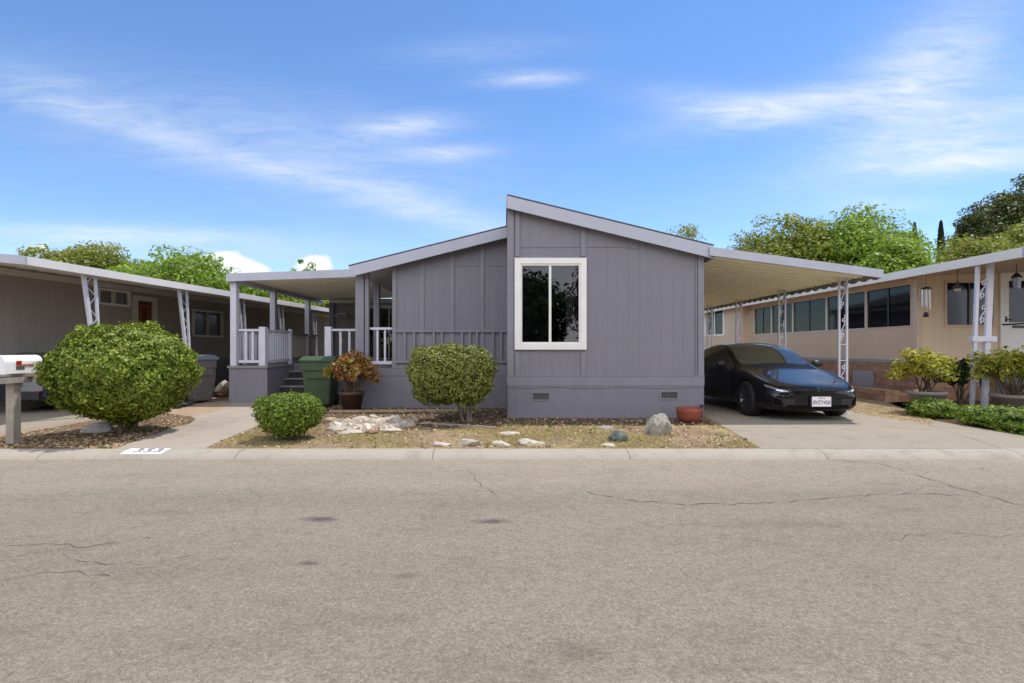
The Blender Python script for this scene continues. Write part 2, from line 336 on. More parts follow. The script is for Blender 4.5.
# ------------------------------------------------------------------ builders
class MB:
    """collects shapes in world coordinates and links them as ONE mesh object"""
    def __init__(s): s.v = []; s.f = []; s.sm = []
    def add(s, vs, fs, smooth=False):
        b = len(s.v); s.v += [tuple(v) for v in vs]
        for f in fs: s.f.append(tuple(i+b for i in f)); s.sm.append(smooth)
        return s
    def box(s, x0, x1, y0, y1, z0, z1):
        v = [(x, y, z) for z in (z0, z1) for y in (y0, y1) for x in (x0, x1)]
        return s.add(v, [(0,2,3,1),(4,5,7,6),(0,1,5,4),(2,6,7,3),(0,4,6,2),(1,3,7,5)])
    def prism(s, poly, y0, y1):
        """poly in xz extruded along y"""
        k = len(poly); v = [(x, y0, z) for x, z in poly] + [(x, y1, z) for x, z in poly]
        f = [tuple(range(k)), tuple(range(2*k-1, k-1, -1))] + [(i, i+k, (i+1) % k+k, (i+1) % k) for i in range(k)]
        return s.add(v, f)
    def slab(s, poly, z0, z1):
        k = len(poly); v = [(x, y, z0) for x, y in poly] + [(x, y, z1) for x, y in poly]
        f = [tuple(range(k-1, -1, -1)), tuple(range(k, 2*k))] + [(i, (i+1) % k, (i+1) % k+k, i+k) for i in range(k)]
        return s.add(v, f)
    def prismx(s, poly, x0, x1):
        k = len(poly); v = [(x0, y, z) for y, z in poly] + [(x1, y, z) for y, z in poly]
        f = [tuple(range(k)), tuple(range(2*k-1, k-1, -1))] + [(i, i+k, (i+1) % k+k, (i+1) % k) for i in range(k)]
        return s.add(v, f)
    def bar(s, a, b, w, d=None, up=(0, 0, 1)):
        """rectangular bar from a to b"""
        d = d or w; a = Vector(a); b = Vector(b); t = (b-a).normalized(); u = Vector(up)
        if abs(t.dot(u)) > .95: u = Vector((0, 1, 0))
        r = t.cross(u).normalized(); q = r.cross(t)
        v = [p + r*(i*w/2) + q*(j*d/2) for p in (a, b) for i, j in ((-1,-1),(1,-1),(1,1),(-1,1))]
        return s.add(v, [(0,1,2,3),(7,6,5,4),(0,4,5,1),(1,5,6,2),(2,6,7,3),(3,7,4,0)])
    def tube(s, pts, r, k=7, cap=True):
        pts = [Vector(p) for p in pts]; rs = r if isinstance(r, (list, tuple)) else [r]*len(pts); v = []; prev = None
        for i, p in enumerate(pts):
            t = (pts[min(i+1, len(pts)-1)] - pts[max(i-1, 0)]).normalized()
            if prev is None: prev = t.cross(Vector((0, 0, 1)) if abs(t.z) < .9 else Vector((1, 0, 0))).normalized()
            prev = (prev - t*prev.dot(t)).normalized(); q = t.cross(prev)
            v += [p + (prev*math.cos(2*math.pi*j/k) + q*math.sin(2*math.pi*j/k))*rs[i] for j in range(k)]
        f = [(i*k+j, i*k+(j+1) % k, (i+1)*k+(j+1) % k, (i+1)*k+j) for i in range(len(pts)-1) for j in range(k)]
        s.add(v, f, True)
        if cap: s.add(v[:k], [tuple(range(k-1, -1, -1))]); s.add(v[-k:], [tuple(range(k))])
        return s
    def lathe(s, prof, c=(0, 0, 0), k=28, axis='z', smooth=True):
        v = []
        for r, h in prof:
            for j in range(k):
                a = 2*math.pi*j/k; x, y = r*math.cos(a), r*math.sin(a)
                v.append((c[0]+x, c[1]+y, c[2]+h) if axis == 'z' else (c[0]+h, c[1]+x, c[2]+y))
        f = [(i*k+j, i*k+(j+1) % k, (i+1)*k+(j+1) % k, (i+1)*k+j) for i in range(len(prof)-1) for j in range(k)]
        return s.add(v, f, smooth)
    def xf(s, m): s.v = [tuple(m @ Vector(p)) for p in s.v]; return s
    def build(s, name, mat, parent=None):
        me = bpy.data.meshes.new(name); inv = None
        if parent is not None: inv = WORLD[parent.name].inverted(); vs_ = [tuple(inv @ Vector(p)) for p in s.v]
        else: vs_ = s.v
        me.from_pydata(vs_, [], s.f); me.polygons.foreach_set('use_smooth', s.sm)
        bm = bmesh.new(); bm.from_mesh(me); bmesh.ops.recalc_face_normals(bm, faces=bm.faces); bm.to_mesh(me); bm.free()
        me.materials.append(MATS[mat]); me.update()
        return link(name, me, parent)
WORLD = {}
def link(name, me, parent=None):
    o = bpy.data.objects.new(name, me); COL.objects.link(o)
    if parent is not None: o.parent = parent; WORLD[o.name] = WORLD[parent.name]
    else: WORLD[o.name] = Matrix.Identity(4)
    return o
def tag(o, label, cat, group=None, kind=None):
    if label: o['label'] = label
    if cat: o['category'] = cat
    if group: o['group'] = group
    if kind: o['kind'] = kind
    return o
def thing(name, label, cat, loc, rz=0, group=None):
    o = bpy.data.objects.new(name, None); COL.objects.link(o); o.location = loc; o.rotation_euler = (0, 0, rz)
    o.empty_display_size = .2
    WORLD[o.name] = Matrix.Translation(loc) @ Matrix.Rotation(rz, 4, 'Z')
    return tag(o, label, cat, group)
def box(name, mat, parent, *b): return MB().box(*b).build(name, mat, parent)
def struct(o): o['kind'] = 'structure'; return o
def rebase(o, loc):
    """give a single-mesh thing an origin at its base"""
    o.data.transform(Matrix.Translation(-Vector(loc))); o.location = loc; return o
def hollow(x0, x1, z0, z1, hx0, hx1, hz0, hz1, y0, y1, mb=None):
    """a rectangular ring in xz: outer box minus hole"""
    mb = mb or MB()
    mb.box(x0, hx0, y0, y1, z0, z1); mb.box(hx1, x1, y0, y1, z0, z1); mb.box(hx0, hx1, y0, y1, z0, hz0); mb.box(hx0, hx1, y0, y1, hz1, z1); return mb
def hollowx(y0, y1, z0, z1, hy0, hy1, hz0, hz1, x0, x1, mb=None):
    mb = mb or MB()
    mb.box(x0, x1, y0, hy0, z0, z1); mb.box(x0, x1, hy1, y1, z0, z1); mb.box(x0, x1, hy0, hy1, z0, hz0); mb.box(x0, x1, hy0, hy1, hz1, z1); return mb

# leaves -----------------------------------------------------------
def leaf_mesh(name, mat, P, N, size, aspect=.55, jit=.6, parent=None, lay=0.0, fold=.25):
    """one small four-cornered leaf per point"""
    P = np.asarray(P, float); N = np.asarray(N, float); k = len(P)
    N = N + rng.normal(0, jit, (k, 3)); N /= np.linalg.norm(N, axis=1, keepdims=True)+1e-9
    a = rng.normal(0, 1, (k, 3)); a[:, 2] += lay
    T = a - N*np.sum(a*N, axis=1, keepdims=True); T /= np.linalg.norm(T, axis=1, keepdims=True)+1e-9
    B = np.cross(N, T); L = size*rng.uniform(.5, 1.45, (k, 1)); Wd = L*aspect
    V = np.empty((k, 4, 3)); V[:, 0] = P - T*L*.5; V[:, 2] = P + T*L*.5 - N*L*fold*.4
    V[:, 1] = P + B*Wd*.5 + N*L*fold*.3; V[:, 3] = P - B*Wd*.5 + N*L*fold*.3
    V = V.reshape(-1, 3)
    if parent is not None:
        m = np.array(WORLD[parent.name].inverted()); V = V @ m[:3, :3].T + m[:3, 3]
    me = bpy.data.meshes.new(name); me.vertices.add(len(V)); me.vertices.foreach_set('co', V.ravel())
    me.loops.add(len(V)); me.loops.foreach_set('vertex_index', np.arange(len(V), dtype=np.int32))
    me.polygons.add(k); me.polygons.foreach_set('loop_start', np.arange(0, len(V), 4, dtype=np.int32))
    me.update(calc_edges=True); me.materials.append(MATS[mat])
    return link(name, me, parent)
def lumps(D, seed, amp, freq=3.0):
    g = np.random.default_rng(seed); s = np.zeros(len(D))
    for _ in range(7):
        w = g.normal(0, freq, 3); s += np.sin(D @ w + g.uniform(0, 6.28))
    return 1 + amp*s/2.6
def dirs(k):
    d = rng.normal(0, 1, (k, 3)); return d/np.linalg.norm(d, axis=1, keepdims=True)
def super_r(D, e):
    return 1/np.power(np.sum(np.abs(D)**e, axis=1), 1/e)
def taper_xy(P, c, rad, tp):
    if tp:
        u = np.clip((c[2]-P[:, 2])/rad[2], -.3, 1.2); k = (1-tp*np.maximum(u, 0)-.12*np.minimum(u, 0)*0)[:, None]
        P[:, :2] = np.array(c[:2]) + (P[:, :2]-np.array(c[:2]))*k
    return P
def bush_points(k, c, rad, e=2.0, seed=1, amp=.07, freq=3.5, depth=.2, power=2.5):
    D = dirs(k); r = super_r(D, e)*lumps(D, seed, amp, freq)*lumps(D, seed+50, amp*.9, freq*3.2)
    t = 1 - depth*rng.power(1/power, k) if False else 1 - depth*rng.random(k)**power
    P = D*(r*t)[:, None]*np.array(rad) + np.array(c)
    N = np.sign(D)*np.abs(D)**(e-1)/np.array(rad); N /= np.linalg.norm(N, axis=1, keepdims=True)
    return P, N
def core(name, mat, c, rad, e, seed, amp, freq, parent, s=.8, tp=0):
    bm = bmesh.new(); bmesh.ops.create_icosphere(bm, subdivisions=4, radius=1)
    D = np.array([v.co[:] for v in bm.verts]); D /= np.linalg.norm(D, axis=1, keepdims=True)
    r = super_r(D, e)*lumps(D, seed, amp, freq)*s
    P = taper_xy(D*r[:, None]*np.array(rad)+np.array(c), c, rad, tp)
    mb = MB(); mb.add(P.tolist(), [tuple(v.index for v in f.verts) for f in bm.faces], True); bm.free()
    return mb.build(name, mat, parent)
def branchy(base, top, r, nlimb, spread, parent, mat='bark', seed=1):
    g = random.Random(seed); mb = MB(); b = Vector(base); t = Vector(top)
    mid = b.lerp(t, .5) + Vector((g.uniform(-.04, .04), g.uniform(-.04, .04), 0))*(t-b).length
    mb.tube([b, b.lerp(mid, .5), mid, t], [r, r*.85, r*.7, r*.3], 9)
    for i in range(nlimb):
        a = 2*math.pi*i/nlimb+g.uniform(-.4, .4); s = b.lerp(t, g.uniform(.3, .7)); l = spread*g.uniform(.6, 1)
        e = s + Vector((math.cos(a)*l, math.sin(a)*l, l*g.uniform(.5, 1.1))); m = s.lerp(e, .5) + Vector((0, 0, l*.1))
        mb.tube([s, m, e], [r*.45, r*.3, r*.1], 6)
    return mb.build('trunk', mat, parent)
def tree(name, label, cat, base, height, radii, mat, leafsize, nclump, per, seed, crown_lo=.25, group=None, gap=1.0, trunk_r=.18, bark='bark', jit=.55):
    """tapered trunk with limbs and a crown of many leaf clumps"""
    global rng
    rng = np.random.default_rng(seed)
    t = thing(name, label, cat, base, 0, group)
    cz = height*(crown_lo + (1-crown_lo)/2); c = np.array(base)+np.array((0, 0, cz)); rz = height*(1-crown_lo)/2
    rad = np.array((radii[0], radii[1], rz))
    D = dirs(nclump); rr = rng.random(nclump)**.4*lumps(D, seed+3, .16, 2.2)*.84
    C = c + D*rr[:, None]*rad
    cr = gap*rng.uniform(.20, .36, nclump)*min(rad.mean(), 3.4)
    Ps, Ns = [], []
    for i in range(nclump):
        d = dirs(per); d[:, 2] = d[:, 2]*.85+.1
        q = C[i] + d*cr[i]*(1-.55*rng.random((per, 1))**2)*np.array((1.15, 1.15, .8)); Ps.append(q)
        nn = d*.8 + (q-c)/rad*.35 + np.array((0, 0, .35)); Ns.append(nn)
    leaf_mesh('crown', mat, np.vstack(Ps), np.vstack(Ns), leafsize, .6, jit, t)
    branchy(base, (base[0], base[1], base[2]+cz+rz*.5), trunk_r, 8, min(radii)*.75, t, bark, seed)
    return t
def rock(name, label, mat, c, size, seed, group=None, cat='rock', rough=.22, flat=False, sub=3, rz=0):
    """an uneven stone sitting on the ground, its flat underside a little sunk"""
    g = np.random.default_rng(seed); bm = bmesh.new(); bmesh.ops.create_icosphere(bm, subdivisions=sub, radius=1)
    D = np.array([v.co[:] for v in bm.verts])
    planes = g.normal(0, 1, (14, 3)); planes /= np.linalg.norm(planes, axis=1, keepdims=True); dist = g.uniform(.50, .85, 14)
    r = np.ones(len(D))
    for p, d in zip(planes, dist):
        dp = D @ p; r = np.where(dp > .05, np.minimum(r, d/np.maximum(dp, .05)), r)
    r *= lumps(D, seed, rough*.25, 5)
    P = D*r[:, None]*np.array((size[0]/2, size[1]/2, size[2]/(1.0 if flat else 1.5)))
    P[:, 2] = np.clip(P[:, 2], -size[2]*(.3 if flat else .35), size[2]*(.55 if flat else 9))
    ca, sa = math.cos(rz), math.sin(rz); P[:, :2] = P[:, :2] @ np.array(((ca, sa), (-sa, ca)))
    P[:, 2] -= P[:, 2].min()+.012
    mb = MB(); mb.add((P+np.array(c)).tolist(), [tuple(v.index for v in f.verts) for f in bm.faces], False); bm.free()
    o = mb.build(name, mat); rebase(o, c)
    return tag(o, label, cat, group)

def at(px, py, Y): return ((px-505)*Y/512, Y, CH-(py-348)*Y/512)
def gnd(px, py, z=0.0):
    Y = (CH-z)*512/(py-348); return ((px-505)*Y/512, Y)

# ------------------------------------------------------------------ the setting
ROAD_Z = -.08
struct(MB().add([(-400,-200,-.10),(400,-200,-.10),(400,6.55,-.10),(-400,6.55,-.10),(400,6.56,-.006),(-400,6.56,-.006),(400,900,-.006),(-400,900,-.006)],
                [(0,1,2,3),(3,2,4,5),(5,4,6,7)]).build('ground', 'ground_earth'))
struct(MB().add([(-150,-6,ROAD_Z),(150,-6,ROAD_Z),(150,6.34,ROAD_Z),(-150,6.34,ROAD_Z)], [(0,1,2,3)]).build('road', 'asphalt'))
kp = [(6.60,.004),(6.50,-.004),(6.42,-.022),(6.38,-.040),(6.345,-.066),(6.33,-.0815),(6.33,-.12),(6.60,-.12)]
struct(MB().prismx(kp, -150, 150).build('kerb', 'kerb_concrete'))
def sheet(name, mat, poly, z):
    bm = bmesh.new(); bm.faces.new([bm.verts.new((x, y, z)) for x, y in poly]); bmesh.ops.triangulate(bm, faces=bm.faces)
    mb = MB(); bm.verts.index_update(); mb.add([v.co[:] for v in bm.verts], [tuple(v.index for v in f.verts) for f in bm.faces]); bm.free()
    return struct(mb.build(name, mat))
LAWN = [(-3.87,6.60),(3.30,6.60),(3.74,9.24),(3.74,9.6),(0,11.2),(-4.3,12.1),(-4.13,8.64)]
BED = [(-7.35,6.60),(-5.02,6.60),(-5.42,8.3),(-5.40,8.75),(-5.62,9.3),(-5.98,9.75),(-6.6,10.1),(-7.1,10.3),(-7.4,10.3)]
WALK = [(-5.02,6.60),(-3.87,6.60),(-4.13,8.64),(-4.3,12.3),(-6.5,12.3),(-6.15,11.2),(-5.85,10.5),(-5.98,9.75),(-5.62,9.3),(-5.40,8.75),(-5.42,8.3)]
sheet('lawn', 'lawn_dry', LAWN, .001)
sheet('planting_bed', 'mulch', BED, .001)
_r = random.Random(3); WALL_SHADE = [(3.72,9.6)]
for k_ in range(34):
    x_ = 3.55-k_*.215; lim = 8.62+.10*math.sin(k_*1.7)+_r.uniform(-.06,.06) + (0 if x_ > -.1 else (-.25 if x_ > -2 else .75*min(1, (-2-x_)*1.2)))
    WALL_SHADE.append((x_, lim))
WALL_SHADE += [(-3.9,11.2), (0,11.2)]
sheet('wall_shade_soil', 'shade_soil', WALL_SHADE, .0035)  # dark soil sheet shaped and toned as the house's shade on the ground
sheet('walkway', 'walk_concrete', WALK, .005)
sheet('dirt_path', 'tan_dirt', [(-7.4,10.3),(-7.1,10.3),(-6.6,10.1),(-5.98,9.75),(-5.85,10.5),(-6.15,11.2),(-6.5,12.4),(-6.45,16),(-8.0,16)], .0015)
sheet('driveway', 'drive_concrete', [(3.30,6.60),(6.40,6.60),(7.14,8.64),(6.98,9.5),(6.9,19),(3.70,19),(3.74,9.24)], .006)
sheet('neighbour_walk', 'drive_concrete', [(6.415,6.60),(7.66,6.60),(7.66,9.1),(7.16,8.66)], .004)
sheet('grass_strip', 'tan_dirt', [(7.16,8.67),(7.66,9.11),(9.1,12.2),(10.15,12.2),(10.15,19),(6.91,19),(6.99,9.5)], .002)
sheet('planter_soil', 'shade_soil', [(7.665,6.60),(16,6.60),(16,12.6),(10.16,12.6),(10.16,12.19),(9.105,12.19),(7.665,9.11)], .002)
sheet('neighbour_driveway', 'drive_concrete', [(-11.2,6.60),(-7.62,6.60),(-7.62,18),(-10.6,18)], .004)
sheet('pink_strip', 'pink_concrete', [(-7.615,6.60),(-7.355,6.60),(-7.405,10.3),(-7.615,10.3)], .003)
# driveway joint lines, cut by shadow gaps
for y in (8.62,):
    pass
# distant hill behind the houses
hx = np.linspace(-40, 260, 40); hy = np.linspace(48, 260, 30); hv = []; hf = []
for j, y in enumerate(hy):
    for i, x in enumerate(hx):
        d = 1/(1+math.exp(-(y-82)/9)); s = 1/(1+math.exp(-(x-50)/10))
        hv.append((x, y, -.4 + 19*d*s + .03*max(0, y-100)*s + .6*math.sin(x*.13+y*.09)*d*s))
for j in range(29):
    for i in range(39): a = j*40+i; hf.append((a, a+1, a+41, a+40))
struct(MB().add(hv, hf, True).build('hill', 'hill_grass'))

# road cracks: thin dark seams lying in the asphalt
def crack(pts, w, seed):
    g = random.Random(seed); P = []
    for (a, b) in zip(pts[:-1], pts[1:]):
        k = max(2, int(math.dist(a, b)/.07))
        for i in range(k): t = i/k; P.append((a[0]+(b[0]-a[0])*t+g.uniform(-.03, .03), a[1]+(b[1]-a[1])*t+g.uniform(-.035, .035)))
    P.append(pts[-1]); v = []; f = []
    for i, (x, y) in enumerate(P):
        q = P[min(i+1, len(P)-1)]; p = P[max(i-1, 0)]; dx, dy = q[0]-p[0], q[1]-p[1]; l = math.hypot(dx, dy)+1e-6
        ww = w*g.uniform(.05, .75); v += [(x-dy/l*ww, y+dx/l*ww, ROAD_Z+.003), (x+dy/l*ww, y-dx/l*ww, ROAD_Z+.003)]
        if i: f.append((2*i-2, 2*i-1, 2*i+1, 2*i))
    return v, f
NT('crack_dark').col((.10, .088, .072)); 
MATS['crack_dark'].node_tree.nodes['Principled BSDF'].inputs['Roughness'].default_value = .95
cm = MB()
def rd(px, py): Y = (CH-ROAD_Z)*512/(py-348); return ((px-505)*Y/512, Y)
for k, (pp, w) in enumerate([([(585,492),(632,501),(680,505),(780,503),(850,496),(905,494),(960,495)], .010), ([(820,458),(880,464),(915,474),(960,489),(1024,506)], .011),
                ([(905,494),(925,486),(960,489)], .005), ([(980,468),(990,473)], .004), ([(470,470),(480,486),(500,497)], .006), ([(0,560),(60,549),(120,530)], .003),
                ([(250,522),(160,545),(80,566)], .003), ([(960,495),(1024,500)], .004), ([(0,548),(40,543),(90,547),(150,538)], .006), ([(60,549),(75,560),(140,566),(190,556)], .005), ([(0,580),(55,571),(110,576)], .005), ([(300,470),(360,476),(430,472),(470,470)], .004), ([(250,490),(262,500),(255,515)], .004), ([(150,470),(200,478),(262,474)], .004), ([(600,530),(690,524),(760,529)], .004), ([(880,540),(940,532),(1024,538)], .004), ([(760,480),(800,490),(850,496)], .003)]):
    cm.add(*crack([rd(*p) for p in pp], w, k))
ck = cm.build('crack', 'crack_dark', bpy.data.objects['road'])

# ------------------------------------------------------------------ the grey mobile home
YF, YR = 9.5, 11.1                        # front wall of the wing, recessed wall
XW0, XW1 = .056, 3.67
home = thing('mobile_home', 'grey double-wide mobile home with a split gable roof and one big white-framed front window', 'house', (XW0, YF, 0))
def rz_r(x): return 4.11 - (x-.05)*.244   # top of the wing's roof at its front edge
def rz_l(x): return 3.90 + (x-.05)*.25
# wing: front wall with the window hole
WX0, WX1, WZ0, WZ1 = (516.5-505)/53.9, (584-505)/53.9, 1.30, 2.92
w = MB()
top = lambda x: rz_r(x)-.21
w.prism([(XW0,.78),(WX0,.78),(WX0,top(WX0)),(XW0,top(XW0))], YF, YF+.12)
w.prism([(WX1,.78),(XW1,.78),(XW1,top(XW1)),(WX1,top(WX1))], YF, YF+.12)
w.box(WX0, WX1, YF, YF+.12, .78, WZ0); w.prism([(WX0,WZ1),(WX1,WZ1),(WX1,top(WX1)),(WX0,top(WX0))], YF, YF+.12)
w.build('wall', 'siding_grey', home)
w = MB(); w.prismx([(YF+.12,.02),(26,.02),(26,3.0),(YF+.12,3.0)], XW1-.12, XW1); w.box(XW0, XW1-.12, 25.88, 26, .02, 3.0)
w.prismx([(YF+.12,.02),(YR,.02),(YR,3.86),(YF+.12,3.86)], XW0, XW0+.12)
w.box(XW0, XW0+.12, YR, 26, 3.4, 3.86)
w.build('side_wall', 'siding_shadow_side', home)
box('skirting', 'skirt_grey', home, XW0-.012, XW1+.012, YF-.022, YF+.05, -.03, .60)
box('skirting', 'skirt_grey', home, XW1-.05, XW1+.012, YF+.051, 26, -.03, .60)
b = MB()                                   # boards nailed on the wing's front
YB = YF-.022
b.box(XW0-.014, XW0+.105, YB-.004, YF-.001, .795, top(XW0)-.0)
b.box(XW0+.135, XW0+.215, YB, YF-.001, .795, WZ0-.075); b.box(XW0+.135, XW0+.215, YB, YF-.001, WZ1+.075, top(XW0+.2))
b.box((581-505)/53.9, (585.5-505)/53.9, YB, YF-.001, .795, WZ0-.075); b.box((581-505)/53.9, (585.5-505)/53.9, YB, YF-.001, WZ1+.075, top((585-505)/53.9))
b.box(XW1-.095, XW1+.014, YB-.004, YF-.001, .795, top(XW1)+.0)
b.box(XW1-.135, XW1-.115, YB+.006, YF-.001, .795, top(XW1)-.02)
b.box((634-505)/53.9, (635.4-505)/53.9, YF-.004, YF-.001, .8, top(2.4))
b.build('batten', 'trim_grey', home)
b = MB(); b.box(XW0-.018, XW1+.018, YF-.030, YF-.001, .602, .793); b.box(XW0-.02, XW1+.02, YF-.036, YF-.031, .775, .796)
b.build('belt_board', 'trim_grey', home)
# a thin seam where the wall sheets join, sagging a little, and a cable under the belt board
b = MB(); b.tube([(XW0+.22,YF-.004,3.165),(1.6,YF-.004,3.17),(2.2,YF-.004,3.17),(2.5,YF-.004,3.13)], .006, 5); b.build('seam', 'siding_grey', home)
b = MB(); b.tube([(XW0+.02,YF-.026,.585),(.4,YF-.028,.56),(.9,YF-.028,.585),(1.5,YF-.028,.555),(2.2,YF-.028,.58),(2.9,YF-.028,.56),(XW1,YF-.026,.585)], .008, 6); b.build('cable', 'trim_grey', home)
for a, c, z0, z1 in ((532,549.5,.335,.478),(660,677.5,.36,.50)):
    x0, x1 = (a-505)/53.9, (c-505)/53.9
    v = MB(); hollow(x0-.012, x1+.012, z0-.012, z1+.012, x0+.012, x1-.012, z0+.012, z1-.012, YF-.036, YF-.021, v)
    fr = v.build('vent', 'trim_grey', home); g = MB(); g.box(x0+.012, x1-.012, YF-.026, YF-.0225, z0+.012, z1-.012)
    for k in range(4): zz = z0+.02+k*.03; g.add([(x0+.012,YF-.034,zz),(x1-.012,YF-.034,zz),(x1-.012,YF-.026,zz+.02),(x0+.012,YF-.026,zz+.02)], [(0,1,2,3)])
    g.build('louvre', 'vent_metal', fr)
# front window
tx0, tx1, tz0, tz1 = (514.6-505)/53.9, (586.2-505)/53.9, 1.27, 2.965
f = hollow(tx0, tx1, tz0, tz1, tx0+.105, tx1-.105, tz0+.105, tz1-.105, YF-.05, YF-.001).build('window', 'window_white', home)
gx0, gx1, gz0, gz1 = tx0+.105, tx1-.105, tz0+.105, tz1-.105; mx = (550-505)/53.9
hollow(gx0, gx1, gz0, gz1, gx0+.035, gx1-.035, gz0+.035, gz1-.035, YF-.03, YF+.05).box(mx-.022, mx+.022, YF-.025, YF+.045, gz0+.035, gz1-.035).build('sash', 'window_white', f)
box('pane', 'pane_glass', f, gx0+.035, mx-.022, YF+.012, YF+.016, gz0+.035, gz1-.035)
box('pane', 'pane_glass', f, mx+.022, gx1-.035, YF+.008, YF+.012, gz0+.035, gz1-.035)
box('insect_screen', 'screen_mesh', f, gx0+.037, mx-.024, YF+.024, YF+.026, gz0+.037, gz1-.037)
cu_ = MB()
for k in range(5): xx = gx1-.06-k*.045; cu_.box(xx-.018, xx+.018, YF+.16+.004*(k % 2), YF+.165+.004*(k % 2), gz0-.1, gz1+.05)
cu_.box(gx0, gx1, YF+.14, YF+.19, gz1-.06, gz1+.06)
cu_.build('blind', 'blind_fabric', f)
box('room', 'interior_dark', home, XW0+.2, XW1-.3, YF+1.6, YF+1.7, .8, 2.95)
# roofs
def roof(name, x0, x1, zf, y0, y1, th, mat, parent, dz=0):
    return MB().prism([(x0,zf(x0)+dz),(x1,zf(x1)+dz),(x1,zf(x1)+dz-th),(x0,zf(x0)+dz-th)], y0, y1).build(name, mat, parent)
r1 = roof('roof', .05, 3.80, rz_r, 9.36, 26.2, .10, 'eave_white', home, -.035)
roof('shingles', .04, 3.82, rz_r, 9.345, 26.25, .020, 'shingle', r1)
roof('fascia', .045, 3.795, rz_r, 9.335, 9.359, .225, 'fascia_white', r1, -.034)
r2 = roof('roof', -3.30, .05, rz_l, 10.86, 26.2, .10, 'eave_white', home, -.035)
roof('shingles', -3.32, .049, rz_l, 10.845, 26.25, .020, 'shingle', r2)
roof('fascia', -3.30, .049, rz_l, 10.835, 10.859, .225, 'fascia_white', r2, -.034)
MB().prismx([(9.36,4.07),(26,4.07),(26,3.86),(9.36,3.86)], .02, .049).build('fascia', 'fascia_white', r1)
MB().box(3.78, 3.80, 9.36, 26.2, 2.97, 3.15).build('fascia', 'fascia_white', r1)
# recessed half
PX = -2.43
tl = lambda x: rz_l(x)-.2
w = MB(); w.prism([(PX,.88),(XW0-.002,.88),(XW0-.002,tl(XW0)),(PX,tl(PX))], YR, YR+.12); w.build('wall', 'siding_grey', home)
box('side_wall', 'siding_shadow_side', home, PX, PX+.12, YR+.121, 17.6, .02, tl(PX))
w = MB(); w.box(-3.24, XW0-.016, YR-.02, YR+.05, -.03, .86); w.box(-3.24, XW0-.016, YR-.03, YR-.02, .70, .725); w.build('skirting', 'skirt_grey', home)
b = MB()
for a, c in ((392.5,396.5),(420,424),(450,454),(480.5,484)):
    x0, x1 = (a-505)/46.1, (c-505)/46.1; b.box(x0, x1, YR-.022, YR-.001, .90, tl((x0+x1)/2))
b.box(PX-.02, XW0-.016, YR-.026, YR-.001, .865, .90)
b.tube([((454-505)/46.1,YR-.004,3.07),((482-505)/46.1,YR-.004,3.08),(XW0-.02,YR-.004,3.07)], .005, 5)
b.build('batten', 'trim_grey', home)
b = MB(); b.box((396-505)/46.1, XW0-.016, YR-.052, YR-.024, 1.64, 1.70); b.box((396-505)/46.1, XW0-.016, YR-.05, YR-.024, .98, 1.03)
for a in (404,413.5,433,441,461,469,476,492,500): x0 = (a-505)/46.1; b.box(x0, x0+.045, YR-.048, YR-.024, 1.031, 1.639)
b.build('dummy_rail', 'trim_grey', home)
# porch posts carrying the roof overhang and the wall under the roof behind
b = MB(); b.box(-3.24, -3.06, YR-.02, YR+.12, .86, tl(-3.15)); b.build('post', 'trim_grey', home)
b = MB(); b.box(-3.04, -2.96, YR+.0, YR+.1, .86, tl(-3.0)); b.build('post', 'trim_grey', home)
b = MB(); b.box(-3.24, -3.10, 12.6, 12.74, .88, tl(-3.15)); b.build('post', 'trim_grey', home)
w = MB(); w.box(-5.95, -4.95, 17.6, 17.72, .02, 3.0); w.box(-3.0, PX, 17.6, 17.72, .02, 3.0); w.box(-4.95, -3.0, 17.6, 17.72, 2.78, 3.0); w.box(-4.95, -3.0, 17.6, 17.72, .02, .93)
w.box(-5.95, -5.83, 17.73, 26, .02, 3.0); w.build('wall', 'neighbour_grey', home)
box('beam', 'window_white', home, -6.0, PX, 17.5, 17.59, 2.84, 2.96)
box('corner_board', 'trim_grey', home, -6.02, -5.86, 17.52, 17.598, .05, 2.84)
d = hollow(-4.95, -3.0, .93, 2.78, -4.83, -3.12, .95, 2.66, 17.54, 17.62).build('sliding_door', 'window_white', home)
box('pane', 'pane_glass', d, -4.83, -4.0, 17.58, 17.584, .95, 2.66); box('pane', 'pane_glass', d, -3.96, -3.12, 17.6, 17.604, .95, 2.66)
box('stile', 'window_white', d, -4.0, -3.96, 17.56, 17.61, .95, 2.66)
box('room', 'interior_dark', home, -5.0, -2.9, 18.3, 18.4, .5, 2.8)
s = MB(); s.box(-5.62, -5.52, 17.5, 17.598, 2.42, 2.5); s.tube([(-5.57,17.5,2.46),(-5.57,17.4,2.46)], .015)
s.tube([(-5.72,17.4,2.46),(-5.42,17.4,2.46)], .015); sl = s.build('wall_lamp', 'window_white', home)
for x in (-5.72, -5.42): MB().lathe([(.0,.07),(.03,.06),(.065,-.05),(.07,-.07)], (x, 17.4, 2.42), 12).build('lamp_shade', 'lamp_glass', sl)

